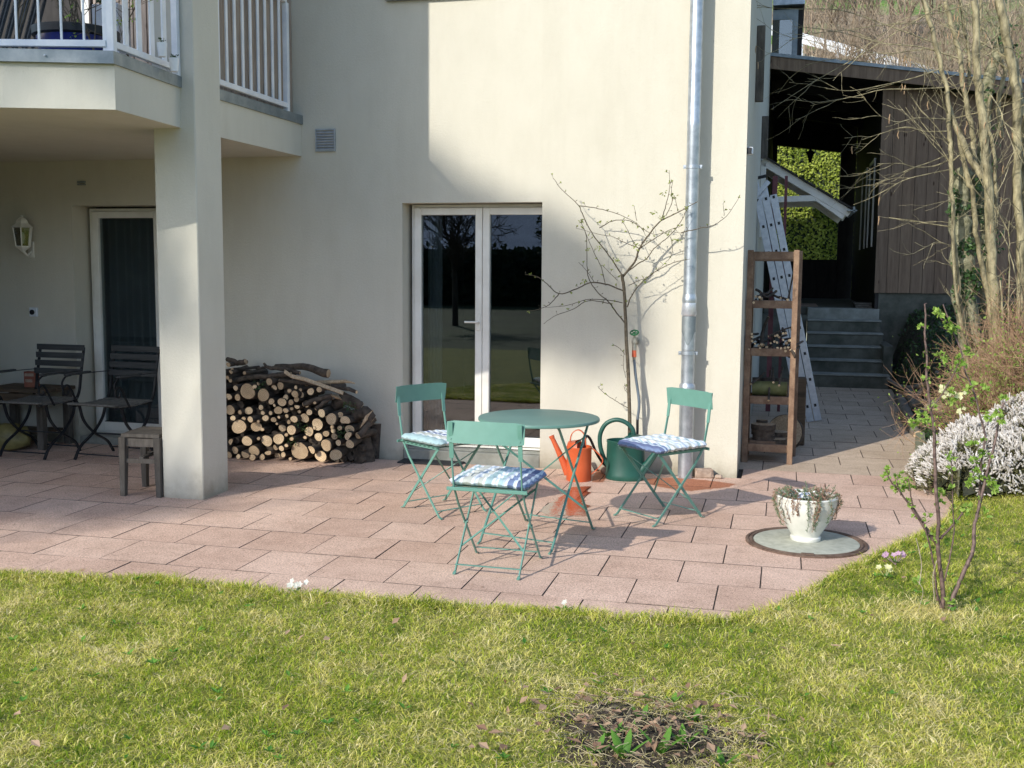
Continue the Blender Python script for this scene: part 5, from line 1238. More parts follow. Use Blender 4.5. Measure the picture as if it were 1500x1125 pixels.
# ================================================================== LADDER
lad = thing('ladder', 'aluminium three section ladder leaning on the side wall', 'ladder', (.31, 11.3, 0))
fo = Vector((.305, 11.36, 0)); to = Vector((-.262, 11.36, 2.48))
axl = (to-fo); Ll = axl.length; axl.normalize(); wd = Vector((1, 0, 0)); wd = (wd-axl*wd.dot(axl)).normalized(); nl = Vector((0, 1, 0))
def lpnt(s, t, n_=0): return fo+axl*s+wd*t+nl*n_
for k in range(3):
    t0 = -.115+.078*k
    for i in range(2):
        b = MB(); n_ = i*.36; b.bar(lpnt(0 if k else .0, t0+.035, n_), lpnt(Ll-.10*k, t0+.035, n_), .070, .022, up=nl, bev=.002); b.build('rail', M['alu'], lad)
    for j in range(int(Ll/.27)):
        b = MB(); s_ = .16+.27*j; b.bar(lpnt(s_, t0+.035, .012), lpnt(s_, t0+.035, .35), .026, .026, up=axl, bev=.003); b.build('rung', M['alu'], lad)
    b = MB()
    for j in range(int(Ll/.27)):
        s_ = .16+.27*j; b.bar(lpnt(s_, t0+.035, -.0135), lpnt(s_, t0+.035, -.0122), .024, .030, up=axl)
    b.build('rung_holes', M['black_iron'], lad)
b = MB(); b.bar(lpnt(Ll+.001, -.115, 0), lpnt(Ll+.001, .045, 0), .03, .03, up=nl, bev=.004); b.build('end_cap', M['rubber'], lad)
b = MB(); b.bar(lpnt(-.02, -.13, 0), lpnt(-.02, -.05, 0), .04, .04, up=nl, bev=.004); b.build('foot', M['rubber'], lad)
b = MB(); b.bar(lpnt(Ll-.30, -.13, -.02), lpnt(Ll-.16, .0, -.02), .03, .01, up=nl); b.bar(lpnt(Ll-.18, -.10, -.022), lpnt(Ll-.06, .06, -.022), .05, .014, up=nl, bev=.003); b.build('lock_bracket', M['alu'], lad)
b = MB(); rdp = [(-.22, 10.9, .3), (-.14, 10.95, 2.35)]
b.bar((-.13, 11.7, .05), (-.13, 11.5, 2.5), .05, .05); b.bar((-.02, 11.7, .05), (-.02, 11.5, 2.5), .03, .03)
M['maroon'] = simple('maroon_paint', (.12, .03, .04), (.18, .06, .07), 8, .5)
b.build('maroon_pole', M['maroon'], label='pair of dark maroon poles standing behind the ladder', cat='poles')

# ================================================================== DOOR CANOPY on the side wall
cn_ = thing('door_canopy', 'small white timber door canopy bracketed to the side wall', 'canopy', (XC, 12.6, 2.5))
def canopy_frame(Y, nm):
    a = Vector((XC+.01, Y, 2.74)); o_ = Vector((.66, Y, 2.16)); b = MB(); b.bar(a, o_, .07, .085, bev=.004); b.build(nm, M['white_frame'], cn_)
    b = MB(); b.bar((XC+.01, Y, 2.31), (.30, Y, 2.33), .06, .065, bev=.004); b.build('tie', M['white_frame'], cn_)
    b = MB(); b.bar((.30, Y, 2.335), (.60, Y, 2.12), .06, .06, bev=.004); b.build('tie', M['white_frame'], cn_)
    b = MB(); b.box((XC+.001, Y-.035, 1.9), (XC+.06, Y+.035, 2.72), .004); b.build('wall_plate', M['white_frame'], cn_)
canopy_frame(12.4, 'rafter'); canopy_frame(13.4, 'rafter')
for k in range(5):
    f0, f1 = k/5, (k+1)/5; b = MB(); a = Vector((XC+.01, 0, 2.80)).lerp(Vector((.68, 0, 2.215)), f0+.01); c = Vector((XC+.01, 0, 2.80)).lerp(Vector((.68, 0, 2.215)), f1)
    b.bar((a.x, 12.9, a.z), (c.x, 12.9, c.z), 1.15, .018); b.build('roof_board', M['dark_timber'], cn_)
b = MB(); b.bar((.68, 12.30, 2.19), (.68, 13.5, 2.19), .10, .012, up=(0, 0, 1)); b.bar((.70, 12.30, 2.2), (.70, 13.5, 2.2), .02, .06); b.build('gutter', M['zinc_b'], cn_)

# ================================================================== STEPS
stp = MB(); stp.box((XC-.3, 16.1, -.1), (.328, 16.458, .90)); so_ = stp.build('garden_steps', M['concrete_d'], kind='structure')
for k in range(5):
    b = MB(); y0 = 14.82+.26*k; x1 = 1.37-.012*k; b.box((.33, y0, -.1 if k == 0 else .168*k-.03), (x1, y0+.30, .168*(k+1)-.012), .008)
    b.build('step', M['concrete_d'], so_)
    b = MB(); b.box((.328, y0-.015, .168*(k+1)-.010), (x1+.006, y0+.262, .168*(k+1)+.012), .004); b.build('tread', M['concrete'], so_)
b = MB(); b.box((.33, 16.12, .81), (1.315, 16.45, 1.005), .006); b.build('step', M['concrete'], so_)
b = MB(); b.box((XC+.001, 14.9, -.1), (.325, 16.1, .55)); b.build('low_wall', M['concrete_d'], kind='structure')

# ================================================================== SHED / CARPORT
shed = thing('timber_shed', 'grey brown timber shed with carport roof behind the steps', 'shed', (2.2, 16, 0))
SY = 16.1; SX0, SX1 = 1.235, 3.9
def roof_z(x): return 4.48-(x+.3)*.145
k = 0; x = SX0
while x < SX1:
    w = .158; b = MB(); pr = .004*(k % 2)
    poly = [(x, 1.235+R(-.004, .004)), (x+w-.006, 1.235), (x+w-.006, roof_z(x+w)-.14), (x, roof_z(x)-.14)]
    lo = [b.vert((p[0], SY-pr, p[1])) for p in poly]; hi = [b.vert((p[0], SY+.022, p[1])) for p in poly]
    b.face(*lo); b.face(*hi[::-1])
    for j in range(4): b.face(lo[j], hi[j], hi[(j+1) % 4], lo[(j+1) % 4])
    b.build('cladding_board', M['board'], shed, origin=(x, SY, 1.2)); x += w; k += 1
b = MB(); b.box((SX0+.06, SY+.03, -.1), (SX1, SY+.3, 1.232)); b.box((1.30, 15.0, -.1), (1.42, SY+.028, .55)); b.build('plinth', M['concrete_d'], shed)
b = MB(); b.box((SX0+.012, SY+.0225, .95), (SX0+.055, 21.8, 4.2)); b.box((SX0+.101, SY+.0225, 1.24), (SX1, SY+.06, 3.75)); b.build('side_wall', M['dark_timber'], shed)
b = MB()
for (y0, y1) in ((17.0, 17.9), (18.6, 19.6)):
    b.box((SX0-.012, y0, 1.9), (SX0+.010, y0+.05, 3.2)); b.box((SX0-.012, y1, 1.9), (SX0+.010, y1+.05, 3.2)); b.box((SX0-.012, y0+.05, 3.15), (SX0+.010, y1, 3.2))
b.build('window_frame', M['white_frame'], shed)
# roof deck, fascia, inner beams
b = MB()
def slab_roof(x0, x1, y0, y1, dz0, dz1):
    v = [b.vert((x, y, roof_z(x)+dz)) for dz in (dz0, dz1) for x, y in ((x0, y0), (x1, y0), (x1, y1), (x0, y1))]
    for q in ((0,3,2,1),(4,5,6,7),(0,1,5,4),(1,2,6,5),(2,3,7,6),(3,0,4,7)): b.face(*[v[i] for i in q])
slab_roof(XC+.002, 4.2, SY-.25, 22.2, -.02, .06); b.build('roof', M['dark_timber'], shed)
b = MB(); slab_roof(XC+.002, 4.2, SY-.28, SY-.253, -.14, .05); b.build('fascia', M['board'], shed)
b = MB(); slab_roof(XC+.002, 4.2, SY-.30, SY-.283, .03, .075); b.build('roof_edging', M['zinc_b'], shed)
for y in (17.2, 18.6, 20.0):
    b = MB(); slab_roof(XC+.01, SX0, y, y+.1, -.22, -.022); b.build('beam', M['dark_timber'], shed)
b = MB(); b.box((XC-.4, 15.99, .9), (XC-.01, 22.05, 4.6)); b.build('side_panel', M['dark_timber'], shed)
b = MB()   # far portal that frames the hedge
b.box((XC-.5, 21.9, 1.0), (-.255+.03, 22.05, 4.6)); b.box((.965, 21.9, 1.0), (1.25, 22.05, 4.3))
v_ = [(-.24, 3.96), (.98, 3.80), (.98, 4.4), (-.24, 4.6)]
lo = [b.vert((p[0], 21.9, p[1])) for p in v_]; hi = [b.vert((p[0], 22.05, p[1])) for p in v_]; b.face(*lo); b.face(*hi[::-1])
for j in range(4): b.face(lo[j], hi[j], hi[(j+1) % 4], lo[(j+1) % 4])
b.box((-.23, 21.9, 1.0), (.96, 22.05, 1.75)); b.build('far_portal', M['dark_timber'], shed)
b = MB(); b.box((XC+.01, 16.46, .9), (SX0, 21.9, 1.0)); cf = b.build('carport_floor', M['concrete_d'], kind='structure')
b = MB(); b.box((.15, 16.9, 1.001), (.50, 18.3, 1.006)); b.build('walkway_strip', M['stone'], kind='structure')
for i in range(3): b = MB(); b.box((1.0-.01*i, 16.3, 1.008+.026*i), (1.23, 16.9, 1.03+.026*i), .003); b.build('loose_board', M['oldwood'], label=['bottom', 'middle', 'top'][i]+' loose board of the little stack at the top of the steps', cat='board', group='loose boards beside the steps')
hl = thing('hanging_lantern', 'small black lantern hanging in the carport against the bright hedge', 'lamp', (.38, 20, 3.3))
hc = on_y(1187, 226, 20.1); hc = (hc.x, hc.y, hc.z-.08)
b = MB(); b.lathe([(.10, .10), (.035, .145), (.015, .165), (.008, .26)], hc, 8); b.build('cap', M['black_iron'], hl)
b = MB(); b.lathe([(.012, -.07), (.03, -.02), (.035, 0), (.065, .098), (.065, .10)], hc, 8, cap1=False); b.build('glass', M['black_iron'], hl)
b = MB(); b.tube([(hc[0], hc[1], hc[2]+.25), (hc[0], hc[1], 4.15)], .007, 5); b.build('chain', M['black_iron'], hl)
# bay with dark window above the carport, beside the house
an = thing('dormer_bay', 'dark window bay with pale trim rising above the carport roof', 'bay window', (0, 16.9, 4.4))
p0, p1 = on_y(1126, 84, 16.6), on_y(1174, 84, 16.6)
bx0, bx1 = XC+.002, p1.x
b = MB(); b.box((bx0, 16.6, 4.4), (bx1, 19, 5.9)); b.build('wall', M['dark_timber'], an)
b = MB(); b.box((bx0, 16.575, 5.16), (bx1-.065, 16.598, 5.30)); b.box((bx1-.14, 16.575, 4.55), (bx1-.065, 16.598, 5.158)); b.build('window_frame', M['zinc_b'], an)
b = MB(); b.box((bx0, 16.585, 4.5), (bx1-.142, 16.592, 5.158)); b.build('pane', M['glass'], an)
b = MB(); b.box((bx0, 16.45, 5.34), (bx1+.02, 19, 5.48)); b.build('eaves', M['zinc'], an)

# ================================================================== HEDGE beyond the carport
def leaf_cloud(b, n, f, L=(.05, .09), w=(.025, .045), droop=0, tintf=None):
    for k in range(n):
        p, nn = f(); d = (nn*.6+rdir()); d.z -= droop; b.leaf(p, d, nn+rdir()*.6, R(*L), R(*w), tintf(p) if tintf else R(0, 1))
hb = MB()
def hf():
    x, z = R(-2.6, 5.2), R(.8, 4.75); y = 24.6+.10*mnoise.noise(Vector((x*1.7, z*2.2, 0)))+R(-.06, .04); return Vector((x, y, z)), Vector((0, -1, .3))
leaf_cloud(hb, 30000, hf, (.06, .12), (.03, .055), -.25, lambda p: min(1, max(0, .5+.6*mnoise.noise(p*2.5)+R(-.35, .35))))
ho = thing('clipped_hedge', 'tall clipped light green hedge seen through the carport', 'hedge', (1, 24.7, .8))
hb.build('foliage', M['hedge'], ho, kind='stuff')
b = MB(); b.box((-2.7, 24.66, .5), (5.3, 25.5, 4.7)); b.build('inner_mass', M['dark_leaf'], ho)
b = MB(); b.poly([(-3, 22.05, .98), (8, 22.05, .98), (8, 30, .98), (-3, 30, .98)]); b.build('rear_yard', M['bed'], kind='structure')

# ================================================================== PLANTING BED on the right
b = MB(); rows = []
xr = lambda y: interp(y, [7.6, 8.5, 9.6, 10.6, 12, 14.8, 16.1], [1.13, 1.10, 1.17, 1.25, 1.30, 1.40, 1.30])
for i in range(45):
    y = 7.55+8.6*i/44; x0 = xr(y); rows.append([b.vert((x, y, max(-.02 if k == 0 else .01, ground_z(x, y)+.03*mnoise.noise(Vector((x*5, y*5, 2))) if k else -.02))) for k, x in enumerate([x0+(9-x0)*(j/26)**2 for j in range(27)])])
for a, c in zip(rows, rows[1:]):
    for j in range(len(a)-1): b.face(a[j], a[j+1], c[j+1], c[j])
b.build('planting_bed', M['bed'], smooth=80, kind='structure')
b = MB()
for k in range(9000):
    y = R(8.2, 16.0); x = xr(y)+R(.05, 2.6)
    b.leaf((x, y, ground_z(x, y)+R(0, .05)), rdir()+Vector((0, 0, .6)), rdir(), R(.03, .07), R(.02, .04), R(0, 1))
b.build('ground_ivy', M['ivy'], kind='stuff', label='dark ivy ground cover on the shaded slope below the shed', cat='ground cover')
# logs and driftwood heaped on the bed edge
GD = 'old branches heaped beside the path'
def dl(P, r0, r1, label, mat='oldwood'):
    pts_ = [on_y(x, y, Y) for x, y, Y in P]; return stick(pts_, [r0, (r0+r1)/2, r1], 'dead_branch', label, mat, 9, 'branch', GD)
M['drift'] = simple('grey_driftwood', (.10, .085, .065), (.24, .21, .17), 12, .85, bs=.5, fine=40)
dl([(1318, 582, 12.4), (1330, 610, 11.4), (1345, 640, 10.6)], .055, .05, 'thick grey branch lying nearest the path edge', 'drift')
dl([(1330, 575, 12.4), (1350, 605, 11.5), (1362, 628, 10.9)], .06, .055, 'second thick grey branch beside the path edge one', 'drift')
dl([(1352, 570, 12.2), (1338, 590, 12.0), (1330, 605, 11.6)], .035, .02, 'short forked branch on top of the thick grey ones', 'drift')
dl([(1300, 555, 13.0), (1325, 568, 12.6), (1365, 562, 12.4)], .02, .03, 'thin curved branch at the back of the heap', 'drift')
dl([(1372, 545, 12.2), (1388, 560, 12.0), (1380, 590, 11.6)], .02, .03, 'upcurved thin branch at the right of the heap', 'drift')
dl([(1345, 590, 11.6), (1390, 592, 11.2), (1420, 600, 11.0)], .045, .05, 'horizontal grey log across the right of the heap', 'drift')
dl([(1362, 598, 11.0), (1395, 604, 10.6), (1430, 606, 10.4)], .05, .05, 'lower horizontal grey log in front of the heap', 'drift')
def slabstone(P, h, label):
    b = MB(); q = [on_z(x, y, h) for x, y in P]; prism(b, [(v.x, v.y) for v in q][::1], -.05, h); b.build('edging_beam', M['conc_g'], None, label=label, cat='edging beam', group='mossy beams edging the path')
M['conc_g'] = simple('mossy_beam', (.15, .16, .09), (.30, .29, .20), 8, .9, bs=.4, space='World')
slabstone([(1342, 700), (1362, 693), (1354, 632), (1341, 634)], .09, 'mossy edging beam left of the heather, lying along the path')
slabstone([(1372, 640), (1394, 630), (1420, 668), (1406, 690)], .22, 'mossy edging beam slanting behind the first one')

# ---------------- generic branching shrubs
def grow(b, p, d, L, r, depth, spread=.5, n=4, up=.08, segs=4, wig=.12, kids=(2, 4), tips=None, minr=.0015, t=.5, shrink=.62, sides=4):
    P = [p.copy()]; dd = d.copy()
    for i in range(segs):
        dd = (dd + rdir()*wig + Vector((0, 0, up))).normalized(); P.append(P[-1]+dd*(L/segs))
    b.tube(P, [r*(1-.45*i/segs) for i in range(segs+1)], max(3, sides), False, t)
    if depth > 0:
        for k in range(random.randint(*kids)):
            f = R(.3, 1); i = min(segs-1, int(f*segs)); q = P[i].lerp(P[i+1], f*segs-i); nd = (dd + rdir()*spread*1.6).normalized()
            grow(b, q, nd, L*R(.45, .8), max(minr, r*shrink*(1-.3*f)), depth-1, spread, n, up, segs, wig, kids, tips, minr, t, shrink, max(3, sides-1))
    elif tips is not None: tips.append((P[-1], dd)); tips.append((P[-2], dd))
    return P

# ---------------- espalier tree against the wall
es = thing('espalier_tree', 'small bare espalier tree with first leaves against the sunny wall', 'tree', (-1.1, 7.93, 0))
def ep(x, y, Y): return on_y(x/2.8125+780, y/2.8125+240, Y)
bb = MB(); tips = []
trunk = [Vector((-1.093, 7.93, -.02)), ep(400, 1125, 7.93), ep(396, 900, 7.93), ep(388, 750, 7.93), ep(383, 640, 7.94), ep(378, 520, 7.94), ep(368, 455, 7.94)]
tk = MB(); P = smooth_path(trunk, 5); tk.tube([p+rdir()*.0015 for p in P], list(np.linspace(.0145, .0115, len(P))), 10); tk.build('trunk', M['bark_dark'], es, smooth=60)
BR = [([(370,460),(330,400),(290,345),(245,285),(205,205),(185,165),(120,105),(85,58)], .0055, 7.90, 7.80),
 ([(190,172),(260,182),(330,200),(400,228),(440,255),(470,300)], .0035, 7.82, 7.92),
 ([(378,525),(310,498),(240,490),(180,515),(110,535),(60,495),(20,465),(-30,455)], .0065, 7.94, 7.72),
 ([(110,535),(75,575),(40,595),(-20,608)], .004, 7.80, 7.70),
 ([(380,655),(340,605),(315,570),(270,530),(235,480),(225,420),(222,300),(200,240)], .006, 7.94, 7.85),
 ([(372,573),(300,560),(220,560),(150,582),(45,592)], .004, 7.94, 7.75),
 ([(325,575),(230,565),(165,600),(90,628),(45,660)], .004, 7.88, 7.70),
 ([(372,465),(420,405),(440,350),(480,290),(530,235),(600,200),(680,155)], .0085, 7.94, 7.86),
 ([(385,450),(430,415),(470,390),(500,350),(560,300),(610,240),(640,180)], .005, 7.94, 7.84),
 ([(530,235),(550,170),(565,100),(562,25)], .004, 7.88, 7.84),
 ([(548,215),(575,160),(572,110),(580,70)], .003, 7.87, 7.84),
 ([(440,350),(500,310),(560,275),(615,255)], .004, 7.93, 7.86),
 ([(390,590),(410,540),(460,480),(530,430),(590,405),(650,392)], .005, 7.94, 7.85),
 ([(400,500),(440,480),(480,470)], .003, 7.94, 7.90),
 ([(610,285),(690,265),(740,255),(800,215),(848,145)], .004, 7.86, 7.80),
 ([(275,265),(330,235),(400,235),(450,265),(500,290),(560,280),(610,285)], .0035, 7.88, 7.86),
 ([(300,500),(285,430),(260,380),(225,300),(200,240)], .003, 7.92, 7.85),
 ([(440,350),(420,330),(380,250),(365,245)], .0025, 7.92, 7.88),
 ([(435,345),(370,320),(330,300),(270,290),(180,265)], .003, 7.92, 7.84),
 ([(430,235),(420,180)], .0022, 7.88, 7.86), ([(600,200),(585,130)], .0025, 7.86, 7.84),
 ([(255,490),(230,450),(190,405)], .0022, 7.90, 7.86), ([(790,215),(785,165)], .002, 7.82, 7.82),
 ([(380,785),(365,765),(335,745)], .0025, 7.93, 7.88), ([(385,880),(375,830),(378,770)], .002, 7.93, 7.89),
 ([(397,1008),(340,975),(290,940),(268,916)], .0032, 7.93, 7.82), ([(392,945),(378,925),(380,905)], .002, 7.93, 7.90),
 ([(570,300),(575,370),(545,410),(510,440),(470,480)], .0025, 7.9, 7.94), ([(350,480),(320,450),(285,415)], .0025, 7.93, 7.9)]
for pl_, r, ya, yb in BR:
    k = len(pl_); pts_ = [ep(x, y, ya+(yb-ya)*i/(k-1)) for i, (x, y) in enumerate(pl_)]; P = smooth_path(pts_, 5); P = [p+rdir()*.002 for p in P]
    bb.tube(P, list(np.linspace(r, max(.0014, r*.35), len(P))), 6, True, .5)
    for i in range(2, len(P), 3):
        d = (rdir()+Vector((0, 0, .7))).normalized(); q = P[i]+d*R(.008, .028); bb.tube([P[i], q], [.0014, .001], 3, False); bb.tube([q-d*.002, q+d*.007], [.0032, .001], 4); tips.append((q, d))
bb.build('branches', M['bark_dark'], es, smooth=60)
lb = MB()
for q, d in tips:
    if random.random() < .6:
        for j in range(random.randint(2, 5)): lb.leaf(q, d+rdir()*.8, rdir(), R(.012, .024), R(.007, .012), R(0, 1))
for (x, y) in ((540,120),(585,135),(530,225),(425,345),(210,485),(465,485),(600,315),(275,345),(345,400),(640,180),(560,280),(200,240),(225,350),(270,245),(500,200)):
    c = ep(x, y, 7.87)
    for j in range(11): lb.leaf(c+rdir()*.014, rdir(), rdir(), R(.014, .026), R(.008, .013), R(.2, 1))
lb.build('leaves', M['bud'], es)

# ---------------- currant bush (right foreground)
cb = thing('currant_bush', 'open currant bush with small green leaves on the lawn at the right', 'bush', (.718, 5.01, .03))
A4 = lambda x, y: (1280+x/3.75, 680+y/3.75); B3 = lambda x, y: (1300+x/3.75, 440+y/3.75)
ST = [([A4(365,865),A4(380,740),A4(370,620),A4(355,500),A4(350,400),A4(355,300),A4(340,150),B3(262,900),B3(255,700),B3(235,600),B3(225,500),B3(215,400),B3(215,300),B3(205,200),B3(210,100),B3(205,20)], .0085, .0025, 5.05, 5.0),
 ([A4(400,865),A4(440,720),A4(500,580),A4(545,470),A4(550,350),A4(575,250),A4(610,100),B3(550,930),B3(590,780),B3(620,620),B3(640,560)], .0085, .003, 5.03, 5.2),
 ([A4(575,250),B3(520,850),B3(540,760),B3(510,640),B3(480,520),B3(430,400),B3(400,270),B3(350,150),B3(305,20)], .004, .002, 5.15, 5.25),
 ([A4(352,450),A4(290,370),A4(220,260),A4(150,160),A4(90,90),A4(70,30)], .0045, .0018, 5.05, 4.92),
 ([A4(345,430),A4(270,320),A4(220,240),A4(200,150),A4(190,80)], .004, .0015, 5.05, 4.98),
 ([A4(150,170),A4(130,110),A4(133,60)], .002, .001, 4.96, 4.96),
 ([A4(365,410),A4(420,350),A4(480,280),A4(505,235)], .005, .002, 5.05, 5.15),
 ([A4(388,640),A4(420,500),A4(440,370),A4(435,250),A4(430,100),A4(425,-20)], .003, .0015, 5.05, 5.1),
 ([A4(350,750),A4(330,560),A4(300,420),A4(270,330)], .004, .002, 5.05, 5.0),
 ([B3(235,600),B3(290,530),B3(350,430),B3(385,350)], .0025, .0015, 5.0, 5.1),
 ([B3(430,430),B3(380,400),B3(320,370),B3(300,340)], .002, .001, 5.2, 5.1), ([B3(330,120),B3(290,100),B3(270,70)], .002, .001, 5.22, 5.2),
 ([A4(375,800),A4(345,700),A4(340,640)], .004, .002, 5.04, 5.02), ([B3(255,720),B3(200,680),B3(170,650)], .002, .001, 5.0, 4.98)]
sb = MB(); lb = MB()
def cleaf(c, s=1.0):
    for j in range(random.randint(3, 6)):
        d = (rdir()+Vector((0, 0, .4))).normalized(); nn = rdir()
        for a in (-.7, 0, .7):
            dd = (d+d.cross(nn).normalized()*a).normalized(); lb.leaf(c+d*.006, dd, nn, R(.014, .024)*s, R(.010, .015)*s, R(0, 1))
for pl_, r0, r1, ya, yb in ST:
    k = len(pl_); pts_ = [on_y(x, y, ya+(yb-ya)*i/(k-1)) for i, (x, y) in enumerate(pl_)]; P = smooth_path(pts_, 4); P = [p+rdir()*.0015 for p in P]
    sb.tube(P, list(np.linspace(r0*1.3, r1*1.4, len(P))), 7)
    for i in range(3, len(P), 3):
        d = (rdir()+Vector((0, 0, .6))).normalized(); q = P[i]+d*R(.006, .02); sb.tube([P[i], q, q+d*.006], [.0018, .0022, .001], 4, False)
        if random.random() < (.42 if r0 > .004 else .6) : cleaf(q, R(.7, 1.2))
sb.build('stems', M['bark_purple'], cb, smooth=60)
for (x, y) in [A4(70,30),A4(80,60),A4(133,60),A4(190,75),A4(185,130),A4(120,120),A4(150,130),A4(275,290),A4(370,165),A4(370,215),A4(525,110),A4(575,60),A4(540,240),A4(505,240),A4(620,250),A4(640,90),A4(290,400),A4(400,450),A4(300,460),A4(430,690),A4(240,640),
               B3(285,70),B3(370,150),B3(330,120),B3(280,310),B3(320,320),B3(440,270),B3(400,320),B3(440,490),B3(350,500),B3(160,670),B3(200,650),B3(230,680),B3(190,630),B3(150,680),B3(520,480),B3(640,550),B3(560,640),B3(620,650),B3(460,800),B3(530,860),B3(480,880),B3(580,1030),B3(290,1060),B3(450,1000),B3(370,560),B3(490,940),B3(350,860)]:
    c = on_y(x, y, 5.08+R(-.05, .1)); cleaf(c, R(.9, 1.4)); cleaf(c+rdir()*.02, R(.7, 1.1))
lb.build('leaves', M['currant_leaf'], cb)
b = MB()
for (x, y) in (B3(410,515), B3(400,597), B3(310,487), B3(325,530), B3(375,515)):
    c = on_y(x, y, 5.1)
    for j in range(5): b.leaf(c+rdir()*.006, rdir(), Vector((R(-.3, .3), -1, .3)), .026, .020, R(.3, 1))
b.build('pale_leaves', M['petal_yellow'], cb)
b = MB()
for (pl_, r) in (([A4(250,660),A4(262,560),A4(250,480),A4(232,405)], .0022), ([A4(335,745),A4(325,620),A4(345,530)], .0022), ([A4(240,820),A4(270,700),A4(240,640)], .0015)):
    b.tube(smooth_path([on_y(x, y, 4.98) for x, y in pl_]), r, 5)
b.build('dead_stems', M['bark_pale'], cb)
# dry grass round its foot
pts, hh, ww, tt, ll = [], [], [], [], []
for k in range(1500):
    x = random.gauss(.66, .14); y = random.gauss(5.0, .10); pts.append((x, y)); hh.append(R(.02, .075)); ww.append(R(.002, .004)); tt.append(R(.7, 1)); ll.append(R(.7, 1.6))
blades(np.array(pts), np.array(hh), np.array(ww), np.array(tt), np.array(ll), 'dry_grass', kind='stuff', label='dry straw coloured grass round the foot of the currant bush', cat='grass')

# ---------------- heather mound
he = thing('winter_heather', 'dense mound of white flowering winter heather beside the path', 'heather', (1.5, 8.3, .1))
fl = MB(); gr = MB()
def mound(x, y):
    u = (x-1.62)/.68; v = (y-8.35)/.85; r = u*u+v*v
    u2 = (x-1.28)/.33; v2 = (y-7.95)/.42; r2 = u2*u2+v2*v2
    u3 = (x-2.25)/.5; v3 = (y-8.2)/.65; r3 = u3*u3+v3*v3
    h = max(.40*math.sqrt(max(0, 1-r)), .34*math.sqrt(max(0, 1-r2)), .40*math.sqrt(max(0, 1-r3)))
    return h*(1+.30*mnoise.noise(Vector((x*3.5, y*3.5, 5)))+.12*mnoise.noise(Vector((x*11, y*11, 5))))
def mnorm(x, y):
    e = .02; return Vector((-(mound(x+e, y)-mound(x-e, y))/(2*e), -(mound(x, y+e)-mound(x, y-e))/(2*e), 1)).normalized()
k = 0
while k < 9500:
    x, y = R(.92, 2.8), R(7.4, 9.2); h = mound(x, y)
    if h < .03: continue
    k += 1; nn = mnorm(x, y); z = ground_z(x, y)+h*R(.80, 1.03)
    if mnoise.noise(Vector((x*6, y*6, 9))) < -.16: continue
    d = (nn+rdir()*.75+Vector((-.15, -.2, .2))).normalized(); L_ = R(.035, .075); p = Vector((x, y, z))-d*.03
    gr.tube([p-d*.05, p], .0015, 3, False, R(0, 1))
    e1 = d.orthogonal().normalized(); e2 = d.cross(e1); tv = R(.35, 1)
    ring = [(0, .0025), (.22, .0070), (.6, .0062), (.9, .0042), (1, .001)]; rs = []
    for f, rr in ring: rs.append([fl.vert(p+d*L_*f+(e1*math.cos(2*PI*j/5+f*3)+e2*math.sin(2*PI*j/5+f*3))*rr*R(.7, 1.25), min(1, max(0, tv+R(-.3, .2)-(1-f)*.15))) for j in range(5)])
    for a, c in zip(rs, rs[1:]):
        for j in range(5): fl.face(a[j], a[(j+1) % 5], c[(j+1) % 5], c[j])
for k in range(26000):
    x, y = R(.92, 2.8), R(7.4, 9.2); h = mound(x, y)
    if h < .02: continue
    z = ground_z(x, y)+h*R(.55, .93); gr.leaf((x, y, z), mnorm(x, y)+rdir()*.8, rdir(), R(.02, .045), R(.004, .009), R(0, 1))
fl.build('blossom', M['heather_fl'], he); gr.build('foliage', M['heather_lf'], he)
b = MB(); n = 26
for i in range(n):
    for j in range(n):
        x0_, x1_ = .9+1.95*i/n, .9+1.95*(i+1)/n; y0_, y1_ = 7.35+1.9*j/n, 7.35+1.9*(j+1)/n
        q = [(x, y, ground_z(x, y)+mound(x, y)*.74-.06) for x, y in ((x0_, y0_), (x1_, y0_), (x1_, y1_), (x0_, y1_))]
        if min(mound(x, y) for x, y in ((x0_, y0_), (x1_, y1_), (x0_, y1_), (x1_, y0_))) > .10: b.poly(q, 0)
b.build('inner_twigs', M['heather_lf'], he)

# ---------------- reddish twiggy spiraea behind
sp = thing('spiraea_shrub', 'dense reddish twiggy shrub just leafing out behind the heather', 'shrub', (1.9, 9.5, .3))
b = MB(); tips = []
for k in range(330):
    x = 1.98+random.gauss(0, .24); y = 9.35+random.gauss(0, .2); p = Vector((x, y, ground_z(x, y)))
    d = Vector(((x-1.98)*1.5+R(-.25, .25), (y-9.35)*1.1-.12+R(-.2, .2), 1)).normalized()
    grow(b, p, d, R(.35, .7)*(.75 if x < 1.8 else 1.1), R(.0025, .005), 2, .65, up=.02, segs=4, wig=.2, kids=(3, 5), tips=tips, minr=.0012)
b.build('twigs', M['twig_red'], sp)
b = MB()
for q, d in tips:
    r_ = random.random()
    if r_ < .45:
        b.leaf(q+rdir()*.01, rdir()+d, rdir(), R(.008, .018), R(.006, .010), R(0, 1))
b.build('leaves', M['bud'], sp)
b = MB()
for k in range(2400):
    x = 1.75+random.gauss(0, .28); y = 9.1+random.gauss(0, .14); z = ground_z(x, y)+abs(random.gauss(.42, .22)); b.leaf((x, y, z), rdir()+Vector((0, 0, .5)), rdir(), R(.018, .035), R(.012, .02), R(0, 1))
b.build('leafy_shoots', M['currant_leaf'], sp)

